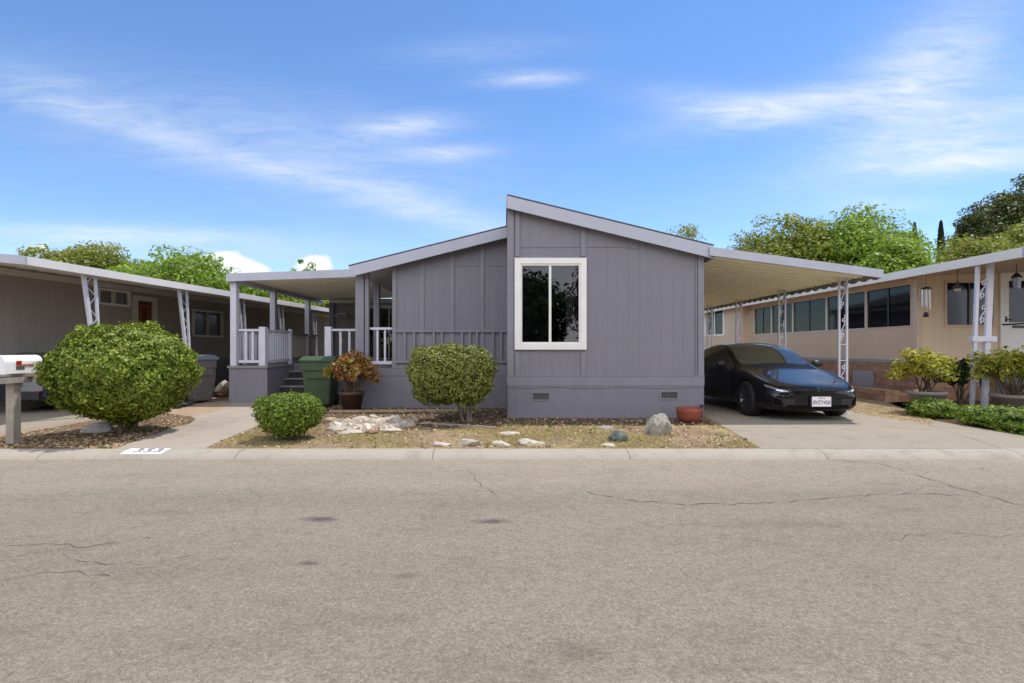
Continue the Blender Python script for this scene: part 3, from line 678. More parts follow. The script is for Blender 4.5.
# ------------------------------------------------------------------ porch on the home's side
porch = thing('covered_porch', 'raised grey porch with white railings, dark steps and a flat white awning', 'porch', (-6.5, 12.1, 0))
DZ = .88
w = MB(); w.box(-6.52, -5.62, 12.1, 12.16, -.02, DZ-.06); w.box(-5.68, -5.62, 12.161, 13.6, -.02, DZ-.06); w.box(-6.52, -6.46, 12.161, 17.5, -.02, DZ-.06)
w.box(-4.2, -3.26, 12.0, 12.06, -.02, DZ-.06); w.box(-5.61, -4.21, 13.6, 13.66, -.02, DZ-.06); w.build('skirting', 'skirt_grey', porch)
w = MB(); w.slab([(-6.55,12.07),(-5.6,12.07),(-5.6,13.58),(-4.22,13.58),(-4.22,11.97),(-3.26,11.97),(-3.26,11.25),(-2.44,11.25),(-2.44,17.48),(-6.55,17.48)], DZ-.055, DZ)
w.build('deck', 'deck_board', porch)
for k in range(4):
    z = DZ*(k+1)/5; y = 12.45+k*.285
    s = MB(); s.box(-5.61, -4.22, y+.02, y+.05, z-.176+.004, z-.031); s.box(-5.60, -4.23, y+.051, 13.59, -.02, z-.045); s.build('step', 'dark_wood', porch)
    box('tread', 'deck_board', bpy.data.objects[s_name] if False else porch, -5.61, -4.22, y-.01, y+.30, z-.03, z)
def picket_rail(parent, a, b, spacing=.135, mat='white_paint', top=1.75, bot=DZ+.10, wid=.045):
    a = Vector(a); b = Vector(b); L = (b-a).length; t = (b-a)/L; m = MB()
    m.bar((a.x,a.y,top-.025), (b.x,b.y,top-.025), .085, .05); m.bar((a.x,a.y,bot), (b.x,b.y,bot), .05, .07)
    k = int(L/spacing)
    for i in range(1, k): p = a + t*(L*i/k); m.bar((p.x,p.y,bot+.036), (p.x,p.y,top-.051), wid, wid)
    return m.build('railing', mat, parent)
picket_rail(porch, (-6.31,12.16,0), (-5.82,12.16,0), .13, wid=.055)
picket_rail(porch, (-5.72,12.26,0), (-5.72,13.55,0), .12)
picket_rail(porch, (-6.42,12.28,0), (-6.42,14.15,0), .15)
picket_rail(porch, (-6.42,14.28,0), (-6.42,16.6,0), .15, 'rail_tan')
picket_rail(porch, (-6.42,16.73,0), (-6.42,17.45,0), .15, 'rail_tan')
picket_rail(porch, (-4.08,12.06,0), (-3.45,12.06,0), .2, wid=.05)
picket_rail(porch, (-2.95,11.2,0), (-2.46,11.2,0), .16, wid=.04)
for x, y, h in ((-5.74,12.16,1.80), (-4.15,12.06,1.80)):
    box('newel', 'white_paint', porch, x-.075, x+.075, y-.07, y+.07, DZ+.002, h)
for y in (13.6,): box('newel', 'white_paint', porch, -5.765, -5.675, y, y+.09, DZ+.002, 1.80)
def aw(x): return 3.04 + (x+6.5)*.035      # awning top
for y, hh in ((12.16,0),(14.2,0),(16.66,0)):
    x = -6.42; p = MB(); p.box(x-.07, x+.07, y-.07, y+.07, .82, aw(x)-.19); p.build('post', 'white_paint', porch)
    q = MB()                                # lattice panel beside the post
    q.box(x+.16, x+.19, y-.015, y+.015, 1.755, aw(x)-.19)
    for k in range(7): zz = 1.78+k*.135; q.bar((x+.07,y,zz), (x+.16,y,zz+.13 if k % 2 else zz-.02), .018)
    
a = MB().prism([(-6.50,aw(-6.50)-.03),(-3.34,aw(-3.34)-.03),(-3.34,aw(-3.34)-.075),(-6.50,aw(-6.50)-.075)], 12.0, 17.9).build('awning', 'awning_white', porch)
rb = MB()
for k in range(19): y = 12.2+k*.3; rb.prism([(-6.5,aw(-6.5)-.0755),(-3.36,aw(-3.36)-.0755),(-3.36,aw(-3.36)-.10),(-6.5,aw(-6.5)-.10)], y, y+.03)
rb.build('rib', 'cream_metal', a)
MB().prism([(-6.52,aw(-6.52)),(-3.31,aw(-3.31)),(-3.31,aw(-3.31)-.185),(-6.52,aw(-6.52)-.185)], 11.96, 11.998).build('fascia', 'fascia_white', a)
MB().box(-6.52, -6.501, 12.0, 17.9, aw(-6.55)-.185, aw(-6.55)).build('fascia', 'fascia_white', a)
MB().box(-6.48, -6.36, 12.0, 17.9, aw(-6.42)-.19, aw(-6.42)-.102).build('beam', 'white_paint', a)

# ------------------------------------------------------------------ carport
cp = thing('carport', 'white flat-roofed carport with cream ribbed ceiling and wrought iron scroll posts over the black sedan', 'carport', (6.6, 9.4, 0))
def cz(x): return 3.14 - (x-3.7)*.132
X0, X1, Y0, Y1 = 3.83, 6.84, 9.30, 18.2
a = MB().prism([(X0,cz(X0)-.03),(X1,cz(X1)-.03),(X1,cz(X1)-.06),(X0,cz(X0)-.06)], Y0+.03, Y1).build('awning', 'cream_metal', cp)
rb = MB(); k = 0
y = Y0+.2
while y < Y1:
    rb.prism([(X0,cz(X0)-.0605),(X1,cz(X1)-.0605),(X1,cz(X1)-.085),(X0,cz(X0)-.085)], y, y+.022)
    rb.prism([(X0,cz(X0)-.0605),(X1,cz(X1)-.0605),(X1,cz(X1)-.078),(X0,cz(X0)-.078)], y+.15, y+.165); y += .305
rb.build('rib', 'cream_metal', a)
MB().prism([(3.72,cz(3.72)),(X1+.03,cz(X1+.03)),(X1+.03,cz(X1)-.155),(3.72,cz(3.72)-.155)], Y0-.01, Y0+.027).build('fascia', 'fascia_white', a)
MB().box(3.812, 3.83, Y0+.03, Y1, 2.93, 3.1).build('fascia', 'fascia_white', a)
sv = []; sf = []; m_ = 240                 # scalloped ends of the roof pans
for i in range(m_+1):
    y = Y0+.03+(Y1-Y0-.03)*i/m_; ph = ((y-Y0) % .305)/.305; d = .125+.045*abs(math.sin(math.pi*ph))
    for xx in (X1+.001, X1+.016): sv += [(xx, y, cz(X1)-.005), (xx, y, cz(X1)-d)]
    if i:
        p = 4*(i-1); q = 4*i; sf += [(p,q,q+1,p+1),(p+2,p+3,q+3,q+2),(p+1,q+1,q+3,p+3),(p,p+2,q+2,q)]
MB().add(sv, sf).build('scallop', 'pot_grey', a)  # ends of the cream pans, coloured dark grey to stand for their shade
def scroll(c, w, z0, z1, ax=0, r=.011, turns=3):
    """S-scrolls between two bars"""
    m = MB(); H = (z1-z0)/turns
    for t in range(turns):
        zc = z0+H*(t+.5)
        for sg in (1, -1):
            pts = []
            for i in range(19):
                a = i/18*2.1*math.pi; rr = w*.36*(1-.75*i/18); pts.append((sg*(w*.10)+sg*rr*math.cos(a)*.9, zc+sg*(H*.23)+rr*math.sin(a)*sg*1.15))
            m.tube([(c[0]+(x if ax == 0 else 0), c[1]+(x if ax == 1 else 0), z) for x, z in pts], r, 5)
        pts = [(-w*.3, zc-H*.42), (-w*.34, zc-H*.15), (0, zc), (w*.34, zc+H*.15), (w*.3, zc+H*.42)]
        m.tube([(c[0]+(x if ax == 0 else 0), c[1]+(x if ax == 1 else 0), z) for x, z in pts], r, 5)
    return m
for y in (10.0, 12.2, 14.45, 16.5):
    x = 6.60; ww = .155; zt = cz(x)-.085
    p = MB(); p.box(x-.092, x-.058, y-.017, y+.017, .02, zt); p.box(x+.058, x+.092, y-.017, y+.017, .02, zt)
    for z in (.04, 1.05, 1.36, zt-.03): p.box(x-.057, x+.057, y-.010, y+.010, z, z+.014)
    p.box(x-.12, x+.12, y-.05, y+.05, .0, .02)
    po = p.build('post', 'white_paint', cp)
    m = scroll((x, y), .115, .10, 1.04, 0, .010, 2); m2 = scroll((x, y), .115, 1.38, zt-.04, 0, .010, 2)
    m.build('scrollwork', 'white_paint', po); m2.build('scrollwork', 'white_paint', po)

# ------------------------------------------------------------------ tan neighbour (behind the carport)
NX, NY, NB = 10.18, 12.65, 21.4           # long wall towards the carport, street wall, where the wall steps out
tan = thing('mobile_home', 'tan neighbouring mobile home with a long band of dark windows above brown brick skirting', 'house', (NX, NY, 0))
EX, EZ, ET = 9.55, 3.16, 3.20              # eave line, its top, top of the walls
WB, WT, BZ = 1.83, 2.93, .94
w = MB()
w.box(NX, NX+.12, NY, NB, BZ, WB); w.box(NX, NX+.12, NY, NB, WT, ET)
w.box(NX, NX+.12, NY, NY+.12, WB, WT); w.box(NX, NX+.12, NB-.5, NB, WB, WT)
w.build('wall', 'neighbour_tan', tan)
w = MB(); hollowx(NB+.01, 30, .1, ET, 23.05, 25.3, 1.86, 3.09, NX-.29, NX-.15, w); w.box(NX-.149, NX, NB+.01, NB+.12, .1, ET); w.build('wall', 'neighbour_tan', tan)
fx0, fx1, dx0, dx1 = 10.85, 12.09, 12.21, 13.51
fw = MB()
fw.box(NX+.121, fx0, NY, NY+.12, BZ, ET); fw.box(fx0, fx1, NY, NY+.12, BZ, 1.82); fw.box(fx0, fx1, NY, NY+.12, 2.96, ET)
fw.box(fx1, dx0, NY, NY+.12, BZ, ET); fw.box(dx0, dx1, NY, NY+.12, ET-.02, ET); fw.box(dx1, 23, NY, NY+.12, BZ, ET)
fw.build('wall', 'neighbour_tan', tan)
b = MB(); b.box(NX-.02, NX-.001, NY-.02, NY+.12, BZ+.06, ET-.02); b.box(NX-.0005, NX+.12, NY-.02, NY-.001, BZ+.06, ET-.02); b.build('corner_board', 'tan_trim', tan)
b = MB(); b.box(NX-.035, NX-.001, NY-.02, NB, BZ-.03, BZ+.05); b.box(NX-.0005, 23, NY-.035, NY-.001, BZ-.03, BZ+.05); b.build('base_trim', 'blue_grey_trim', tan)
n = NT('brick_brown'); n.set(.9, 0, .2)
br = n.n('ShaderNodeTexBrick'); br.inputs['Scale'].default_value = 1.0; br.inputs['Brick Width'].default_value = .42; br.inputs['Row Height'].default_value = .16
br.inputs['Mortar Size'].default_value = .009; br.inputs['Color1'].default_value = (.32, .18, .11, 1); br.inputs['Color2'].default_value = (.43, .26, .165, 1); br.inputs['Mortar'].default_value = (.24, .17, .13, 1)
cb = n.n('ShaderNodeCombineXYZ'); xs = n.n('ShaderNodeSeparateXYZ'); n.l(n.tc, xs.inputs[0]); n.l(n.math('ADD', xs.outputs[1], xs.outputs[0]), cb.inputs[0]); n.l(xs.outputs[2], cb.inputs[1]); n.l(cb.outputs[0], br.inputs['Vector'])
n.col(n.mix(1.0, br.outputs['Color'], n.ramp(n.noise(8, 6), [(.3, .75), (.7, 1.15)]), 'MULTIPLY')); n.bump(br.outputs['Fac'], -.5, .01)
b = MB(); b.box(NX-.03, NX+.1, NY-.03, NB, -.02, BZ-.035); b.box(NX+.101, 23, NY-.03, NY+.1, -.02, BZ-.035); b.build('brick_skirting', 'brick_brown', tan)
b = MB(); b.box(NX-1.05, NX-.70, 12.3, 17.0, -.02, .28); b.box(NX-.699, NX-.031, 12.3, 17.0, -.02, .20); b.build('brick_step', 'brick_brown', tan)
box('access_door', 'blue_grey_trim', tan, NX-.06, NX-.031, 14.1, 14.9, .22, .66)
ys = [12.80, 14.43, 16.2, 18.1, 19.55, 20.9]   # band of windows, each frame with two lights
for i in range(5):
    y0, y1 = ys[i], ys[i+1]
    f = hollowx(y0, y1, WB, WT, y0+.04, y1-.04, WB+.035, WT-.035, NX-.015, NX+.06).build('window', 'neighbour_trim' if i else 'tan_trim', tan)
    ym = (y0+y1)/2
    box('pane', 'screened_glass', f, NX+.02, NX+.024, y0+.04, y1-.04, WB+.035, WT-.035)
    box('mullion', 'metal_dark', f, NX+.006, NX+.018, ym-.025, ym+.025, WB+.035, WT-.035)
    box('blind', 'screen_dark', f, NX+.075, NX+.08, y0+.02, y1-.02, WB+.01, WT-.01)
f = hollowx(23.05, 25.3, 1.86, 3.09, 23.2, 25.15, 1.94, 3.01, NX-.32, NX-.24).build('window', 'window_white', tan)
box('pane', 'screened_glass', f, NX-.265, NX-.261, 23.2, 25.15, 1.94, 3.01); box('mullion', 'window_white', f, NX-.30, NX-.266, 24.12, 24.22, 1.94, 3.01)
box('blind', 'screen_dark', f, NX-.17, NX-.16, 23.1, 25.25, 1.9, 3.05)
f = hollow(fx0, fx1, 1.82, 2.96, fx0+.05, fx1-.05, 1.87, 2.91, NY-.03, NY+.05).build('window', 'tan_trim', tan)
box('pane', 'screened_glass', f, fx0+.05, fx1-.05, NY+.01, NY+.014, 1.87, 2.91); box('blind', 'screen_dark', f, fx0, fx1, NY+.1, NY+.11, 1.82, 2.96)
box('mullion', 'metal_dark', f, (fx0+fx1)/2-.02, (fx0+fx1)/2+.02, NY-.01, NY+.009, 1.87, 2.91)
d = hollow(dx0, dx1, .97, 3.17, dx0+.10, dx1-.10, .99, 3.07, NY-.04, NY+.06).build('door', 'window_white', tan)
hollow(dx0+.10, dx1-.10, .99, 3.07, dx0+.24, dx1-.24, 1.93, 2.96, NY+.0, NY+.045).build('door_leaf', 'window_white', d)
box('pane', 'screened_glass', d, dx0+.24, dx1-.24, NY+.02, NY+.024, 1.93, 2.96); box('blind', 'screen_dark', d, dx0+.2, dx1-.2, NY+.07, NY+.08, 1.9, 3.0)
MB().box(dx0+.13, dx0+.19, NY-.012, NY, 1.94, 2.08).tube([(dx0+.16,NY-.02,2.0),(dx0+.16,NY-.06,2.0),(dx0+.26,NY-.06,2.0)], .013).build('handle', 'metal_dark', d)
box('letter_slot', 'metal_dark', d, dx0+.32, dx0+.64, NY-.012, NY-.0005, 1.79, 1.86)
w = MB(); w.box(12.1, 14.3, 11.4, 12.60, -.02, .95); w.build('landing', 'blue_grey_trim', tan)
MB().tube([(12.15,11.45,.95),(12.15,11.45,1.87),(12.15,12.5,1.87)], .022).tube([(12.15,11.45,1.87),(12.6,10.6,1.35),(12.6,10.6,0)], .022).build('handrail', 'metal_dark', tan)
def nz(x): return EZ + (x-EX)*.03
a = MB().prism([(EX+.02,nz(EX)-.02),(23.5,nz(23.5)-.02),(23.5,nz(23.5)-.09),(EX+.02,nz(EX)-.09)], 9.48, 30).build('roof', 'tan_trim', tan)
MB().box(EX-.015, EX+.019, 9.44, 30, EZ-.185, EZ).build('fascia', 'eave_white', a)
MB().prism([(EX+.0195,nz(EX)),(23.5,nz(23.5)),(23.5,nz(23.5)-.17),(EX+.0195,EZ-.19)], 9.42, 9.479).build('fascia', 'fascia_white', a)
MB().box(EX-.03, EX+.08, 9.33, 9.419, EZ-.14, EZ+.02).build('gutter_end', 'fascia_white', a)
# porch post pair with scrollwork: one thin bar, one broad
y = 10.42; q = y/512
def postx(px): return (px-505)*q
p = MB(); p.bar((postx(971.8),y,0), (postx(978),y,nz(EX)-.092), .065, .05, (0,1,0)); p.build('post', 'white_paint', tan)
p = MB(); p.bar((postx(984.3),y,0), (postx(990.8),y,nz(9.9)-.092), .115, .05, (0,1,0)); po2 = p.build('post', 'white_paint', tan)
p = MB(); p.box(postx(970.5), postx(995), y-.05, y+.05, 1.43, 1.54); p.build('collar', 'white_paint', po2)
scroll((postx(983), y), .16, 1.75, 2.75, 0, .011, 2).build('scrollwork', 'white_paint', po2); scroll((postx(978), y), .15, .45, 1.40, 0, .011, 2).build('scrollwork', 'white_paint', po2)
s_ = MB(); s_.box(NX+.01, NX+.07, NY-.10, NY-.021, 2.52, 2.80); s_.build('wall_lamp', 'tan_trim', tan)

# hanging things under the tan porch roof
HY = 12.0
cx, cy = at(926, 290, HY)[0], HY
ch = thing('wind_chime', 'long metal wind chime hanging beside the corner of the tan home', 'wind chime', (cx, cy, nz(cx)-.09))
cz0 = nz(cx)-.09; zt = at(926, 288, HY)[2]
MB().tube([(cx,cy,cz0),(cx,cy,zt)], .005, 5).build('cord', 'metal_dark', ch)
MB().lathe([(0,.03),(.03,.025),(.10,0),(.10,-.02),(0,-.02)], (cx, cy, zt), 14).build('canopy', 'dark_wood', ch)
for k in range(6):
    a_ = k/6*6.28; x, y = cx+.075*math.cos(a_), cy+.075*math.sin(a_); MB().tube([(x,y,zt-.02),(x,y,zt-.06)], .003, 4).tube([(x,y,zt-.05),(x,y,zt-.36-.03*k)], .013, 7).build('chime_tube', 'metal_silver', ch)
MB().tube([(cx,cy,zt-.02),(cx,cy,zt-.6)], .003, 4).lathe([(0,-.56),(.04,-.58),(.055,-.67),(0,-.69)], (cx, cy, zt), 10).build('sail', 'dark_wood', ch)
for px, py, Y, lb in ((957.5, 288, 11.2, 'bell-shaped hanging lantern in front of the tan home\'s dark window'), (1016.5, 281, 11.0, 'slim glass lantern hanging before the tan home\'s white door')):
    x, y, z = at(px, py, Y); L = thing('hanging_lantern', lb, 'lantern', (x, y, nz(x)-.09), 0, 'lanterns under the tan porch roof')
    MB().tube([(x,y,nz(x)-.09),(x,y,z+.16)], .007, 5).build('cord', 'metal_dark', L)
    if px < 1000:
        MB().lathe([(.0,.16),(.02,.15),(.025,.08),(.08,.03),(.11,-.01),(.10,-.01),(.0,.03)], (x, y, z), 14).build('shade', 'vent_metal', L)
        MB().lathe([(.0,.0),(.07,-.02),(.05,-.06),(.0,-.08)], (x, y, z), 14).build('glass_bowl', 'lamp_glass', L)
    else:
        MB().lathe([(.0,.20),(.03,.17),(.10,.08),(.10,.07),(0,.07)], (x, y, z), 6, smooth=False).build('shade', 'metal_dark', L)
        MB().lathe([(.075,.07),(.07,-.16),(0,-.17)], (x, y, z), 6, smooth=False).build('glass_bowl', 'lid_grey', L)

# ------------------------------------------------------------------ dark grey neighbour on the other side
AL = math.atan(.104)
lef = thing('mobile_home', 'dark grey-brown neighbouring mobile home with a long white carport roof on thin leaning posts', 'house', (-11.3, 0, 0), -AL)
M_ = Matrix.Translation((-11.3, 0, 0)) @ Matrix.Rotation(-AL, 4, 'Z')
def lx(mb): return mb.xf(M_)
def Yq(px): u = (505-px)/512; return 11.3/(u+.104)
def sq(px): return Yq(px)/math.cos(AL)      # distance along the wall for a column of the photo
def zq(px, py): return CH+(348-py)*Yq(px)/512
wins = []
for a, c, t, bt in ((98.5, 127.5, 289, 303.2), (193.3, 221, 310, 335)):
    z1 = (zq(a, t)+zq(c, t+ (4 if a > 150 else 5)))/2; z0 = (zq(a, bt)+zq(c, bt+(.8 if a > 150 else 1.0)))/2; wins.append((sq(a), sq(c), z0, z1))
dr = (sq(133), sq(155), .35, zq(133, 297))
w = MB(); cur = 9.2
for s0, s1, z0, z1 in sorted(wins+[dr]):
    w.box(-.12, 0, cur, s0, -.02, 2.95); w.box(-.12, 0, s0, s1, -.02, z0); w.box(-.12, 0, s0, s1, z1, 2.95); cur = s1
w.box(-.12, 0, cur, 27, -.02, 2.95); w.box(-9, -.121, 9.2, 9.32, -.02, 2.95); w.box(-9, -.121, 26.9, 27, -.02, 2.95); lx(w).build('wall', 'neighbour_grey', lef)
for s0, s1, z0, z1 in wins:
    f = lx(hollowx(s0-.05, s1+.05, z0-.05, z1+.05, s0+.005, s1-.005, z0+.005, z1-.005, .001, .045)).build('window', 'window_white', lef)
    lx(MB().box(-.06, -.056, s0, s1, z0, z1)).build('pane', 'clear_glass', f); lx(MB().box(-.05, .03, (s0+s1)/2-.025, (s0+s1)/2+.025, z0+.005, z1-.005)).build('mullion', 'neighbour_trim', f)
    lx(MB().box(-.085, -.08, s0+.002, s1-.002, z0+.002, z1-.002)).build('blind', 'blind_light', f)
s0, s1, z0, z1 = dr
d = lx(hollowx(s0-.03, s1+.03, z0, z1+.05, s0+.12, s1-.12, z0+.2, z1-.08, -.03, .05)).build('door', 'neighbour_trim', lef)
lx(MB().box(-.02, .0, s0+.12, s1-.12, z0+.2, z1-.08)).build('door_leaf', 'pot_brown', d)
lx(hollowx(s0+.2, s1-.2, z0+.75, z1-.16, s0+.28, s1-.28, z0+.85, z1-.24, .001, .02)).build('door_window', 'terracotta', d)
lx(MB().tube([(.02,s0+.2,z0+.9),(.06,s0+.2,z0+.9),(.06,s0+.2,z0+1.0)], .02)).build('handle', 'metal_silver', d)
# awning roof
S0 = 8.55; OE = 2.70
za = lambda o: 2.77 + (OE-o)*.10
r = lx(MB().prism([(-9,za(-.5)),(-.5,za(-.5)),(OE,za(OE)),(OE,za(OE)-.05),(-.5,za(-.5)-.05),(-9,za(-.5)-.05)], S0+.03, 27.5)).build('roof', 'eave_white', lef)
lx(MB().prism([(-9,za(-.5)+.01),(-.5,za(-.5)+.01),(OE+.02,za(OE)+.01),(OE+.02,za(OE)-.13),(-.5,za(-.5)-.13),(-9,za(-.5)-.13)], S0, S0+.029)).build('fascia', 'fascia_white', r)
lx(MB().box(OE+.001, OE+.03, S0+.03, 27.5, za(OE)-.13, za(OE)+.01)).build('fascia', 'eave_white', r)
lx(MB().box(.001, .04, 9.2, 27, 2.80, 2.93)).build('frieze', 'neighbour_trim', r)
rb = MB()
for k in range(40): s_ = S0+.3+k*.46; rb.prism([(.05,za(.05)-.0505),(OE-.05,za(OE-.05)-.0505),(OE-.05,za(OE-.05)-.08),(.05,za(.05)-.08)], s_, s_+.03)
lx(rb).build('rib', 'eave_white', r)
for s_ in (9.82, 12.2, 14.4, 16.4, 18.6):
    o0 = OE-.12; zt = za(o0)-.052; p = MB()
    A0, B0, KA, KB = s_-.13, s_+.11, .157/1, .065     # two bars leaning together towards the ground
    fa = lambda z: A0+(zt-z)*KA; fb = lambda z: B0+(zt-z)*KB
    p.bar((o0, fa(zt), zt), (o0, fa(.004), .004), .055, .055, (1,0,0)); p.bar((o0+.01, fb(zt), zt), (o0+.01, fb(.004), .004), .04, .04, (1,0,0))
    for k in range(9):
        z_a, z_b = zt-.06-k*.2, zt-.26-k*.2
        p.bar((o0, fa(z_a) if k % 2 else fb(z_a), z_a), (o0, fb(z_b) if k % 2 else fa(z_b), z_b), .011)
    lx(p).build('post', 'white_paint', lef)

# ------------------------------------------------------------------ black sedan
CX, CY = 5.50, 8.97
car = thing('sedan', 'glossy black sedan parked nose out under the white carport', 'car', (CX, CY, 0))
ST = [  # y, [(x, z) from underside centre round to roof centre]
 (0.00, [(0,.21),(.50,.21),(.56,.29),(.58,.40),(.55,.50),(.47,.545),(.42,.56),(.25,.572),(0,.578)]),
 (0.10, [(0,.17),(.66,.17),(.74,.26),(.765,.42),(.72,.535),(.62,.59),(.56,.605),(.31,.63),(0,.64)]),
 (0.40, [(0,.16),(.78,.16),(.865,.25),(.885,.45),(.845,.635),(.775,.695),(.70,.685),(.37,.69),(0,.70)]),
 (0.85, [(0,.16),(.80,.16),(.905,.24),(.925,.50),(.890,.745),(.805,.815),(.72,.795),(.38,.795),(0,.80)]),
 (1.22, [(0,.16),(.80,.16),(.905,.23),(.925,.52),(.895,.805),(.825,.88),(.75,.868),(.40,.885),(0,.89)]),
 (1.42, [(0,.16),(.80,.16),(.905,.23),(.925,.53),(.900,.835),(.83,.905),(.75,.935),(.40,.985),(0,1.0)]),
 (1.95, [(0,.16),(.80,.16),(.905,.23),(.925,.54),(.905,.87),(.71,1.185),(.655,1.235),(.36,1.29),(0,1.305)]),
 (2.30, [(0,.16),(.80,.16),(.905,.23),(.925,.55),(.905,.89),(.655,1.325),(.595,1.36),(.33,1.40),(0,1.412)]),
 (2.75, [(0,.16),(.80,.16),(.905,.23),(.925,.55),(.905,.905),(.635,1.355),(.575,1.39),(.32,1.425),(0,1.435)]),
 (3.30, [(0,.16),(.80,.16),(.905,.23),(.925,.56),(.900,.925),(.635,1.315),(.575,1.345),(.32,1.38),(0,1.39)]),
 (3.90, [(0,.17),(.80,.17),(.900,.25),(.920,.58),(.885,.955),(.69,1.16),(.63,1.185),(.34,1.22),(0,1.23)]),
 (4.30, [(0,.19),(.78,.19),(.875,.28),(.895,.60),(.845,.97),(.72,1.035),(.66,1.05),(.36,1.075),(0,1.08)]),
 (4.58, [(0,.23),(.70,.23),(.79,.32),(.81,.60),(.755,.93),(.64,.975),(.58,.985),(.32,1.0),(0,1.0)]),
 (4.68, [(0,.30),(.58,.30),(.66,.38),(.68,.60),(.63,.86),(.53,.89),(.48,.90),(.27,.91),(0,.915)])]
bm = bmesh.new(); NP = 9; rings = []
for y, pr in ST:
    L = [bm.verts.new((-x if i not in (0, NP-1) else 0, y, z)) for i, (x, z) in enumerate(pr)]
    Rr = [L[0] if i == 0 else (L[-1] if i == NP-1 else bm.verts.new((x, y, z))) for i, (x, z) in enumerate(pr)]
    rings.append((L, Rr))
cm_names = ['car_paint', 'car_glass', 'lamp_clear', 'black_plastic']
def car_mat(i, j):
    if j == 4 and 5 <= i <= 9: return 1                     # side glass
    if j >= 6 and i in (5, 6): return 1                     # windscreen
    if j >= 6 and i in (9, 10): return 1                    # rear window
    if j >= 6 and i in (7, 8): return 1                     # glass roof
    if j >= 6 and i == 4: return 3
    if j == 2 and i == 0: return 3
    return 0
for i in range(len(ST)-1):
    for side in (0, 1):
        A, B = rings[i][side], rings[i+1][side]
        for j in range(NP-1):
            q = [A[j], A[j+1], B[j+1], B[j]]
            if side: q.reverse()
            f = bm.faces.new(q); f.material_index = car_mat(i, j); f.smooth = True
for ring, flip in ((rings[0], False), (rings[-1], True)):
    L, Rr = ring
    for j in range(NP-1):
        q = [L[j], Rr[j], Rr[j+1], L[j+1]]; q = list(dict.fromkeys(q))
        if flip: q.reverse()
        f = bm.faces.new(q); f.smooth = True; f.material_index = 3 if (j == 1 and not flip) else 0
bmesh.ops.recalc_face_normals(bm, faces=bm.faces)
cl = bm.edges.layers.float.new('crease_edge')
def crease(a, b, v):
    e = bm.edges.get((a, b))
    if e: e[cl] = v
for side in (0, 1):
    for i in range(len(ST)-1):
        A, B = rings[i][side], rings[i+1][side]
        crease(A[4], B[4], .6); crease(A[2], B[2], .3)
        if 1 <= i <= 3: crease(A[6], B[6], .6); crease(A[5], B[5], .4)
        if 5 <= i <= 10: crease(A[6], B[6], .5); crease(A[5], B[5], .6)
    for j in range(5, NP-1): crease(rings[4][side][j], rings[4][side][j+1], .35); crease(rings[0][side][j], rings[0][side][j+1], .3)
    for j in range(6, NP-1): crease(rings[5][side][j], rings[5][side][j+1], .55)
me = bpy.data.meshes.new('car_cage'); bm.to_mesh(me); bm.free()
for m in cm_names: me.materials.append(MATS[m])
tmp = bpy.data.objects.new('car_cage', me); COL.objects.link(tmp)
md = tmp.modifiers.new('s', 'SUBSURF'); md.levels = 3; md.render_levels = 3
cut = MB()
WY = (.86, 3.72)
for y in WY:
    for sx in (-1, 1):
        pts = [(sx*.64, y, .335), (sx*1.2, y, .335)]; cut.tube(pts, .375, 40)
# outward-facing cutter
cme = bpy.data.meshes.new('cut'); cme.from_pydata(cut.v, [], cut.f); bmm = bmesh.new(); bmm.from_mesh(cme); bmesh.ops.remove_doubles(bmm, verts=bmm.verts, dist=1e-5); bmesh.ops.recalc_face_normals(bmm, faces=bmm.faces); bmm.to_mesh(cme); bmm.free()
cme.materials.append(MATS['black_plastic'])
cob = bpy.data.objects.new('cut', cme); COL.objects.link(cob)
bo = tmp.modifiers.new('b', 'BOOLEAN'); bo.object = cob; bo.operation = 'DIFFERENCE'; bo.solver = 'EXACT'; bo.material_mode = 'TRANSFER'
bpy.context.view_layer.update()
ev = tmp.evaluated_get(bpy.context.evaluated_depsgraph_get()); em = bpy.data.meshes.new_from_object(ev)
mn = [m.name if m else 'car_paint' for m in em.materials]
V = [tuple(v.co) for v in em.vertices]
def pick(name, mat, cond, parent=car):
    mb = MB(); idx = {}; 
    for p in em.polygons:
        if cond(mn[p.material_index], p.center):
            f = []
            for v in p.vertices:
                if v not in idx: idx[v] = len(mb.v); mb.v.append((V[v][0]+CX, V[v][1]+CY, V[v][2]))
                f.append(idx[v])
            mb.f.append(tuple(f)); mb.sm.append(True)
    if not mb.f: return None
    o = bpy.data.meshes.new(name); inv = WORLD[parent.name].inverted(); o.from_pydata([tuple(inv @ Vector(p)) for p in mb.v], [], mb.f)
    o.polygons.foreach_set('use_smooth', mb.sm); o.materials.append(MATS[mat]); o.update(); return link(name, o, parent)
pick('body', 'car_paint', lambda m, c: m == 'car_paint')
pick('windscreen', 'car_glass', lambda m, c: m == 'car_glass' and abs(c.x) < .8 and c.y < 2.3 and c.z > .9 and not (abs(c.x) > .70 and c.y > 1.6) and not (abs(c.x) > .655))
pick('roof_glass', 'car_glass', lambda m, c: m == 'car_glass' and 2.3 <= c.y < 3.3 and abs(c.x) < .6)
pick('rear_window', 'car_glass', lambda m, c: m == 'car_glass' and c.y >= 3.3 and abs(c.x) < .6)
for sg in (-1, 1):
    pick('side_window', 'car_glass', lambda m, c: m == 'car_glass' and c.x*sg > .6 and not (abs(c.x) <= .655 and c.y < 2.3))
pick('front_valance', 'black_plastic', lambda m, c: m == 'black_plastic' and c.y < .3)
pick('cowl', 'black_plastic', lambda m, c: m == 'black_plastic' and c.y >= .3 and c.z > .78 and abs(c.x) < .8)
pick('wheel_well', 'black_plastic', lambda m, c: m == 'black_plastic' and c.y >= .3 and not (c.z > .78 and abs(c.x) < .8))
bpy.data.objects.remove(tmp); bpy.data.objects.remove(cob)
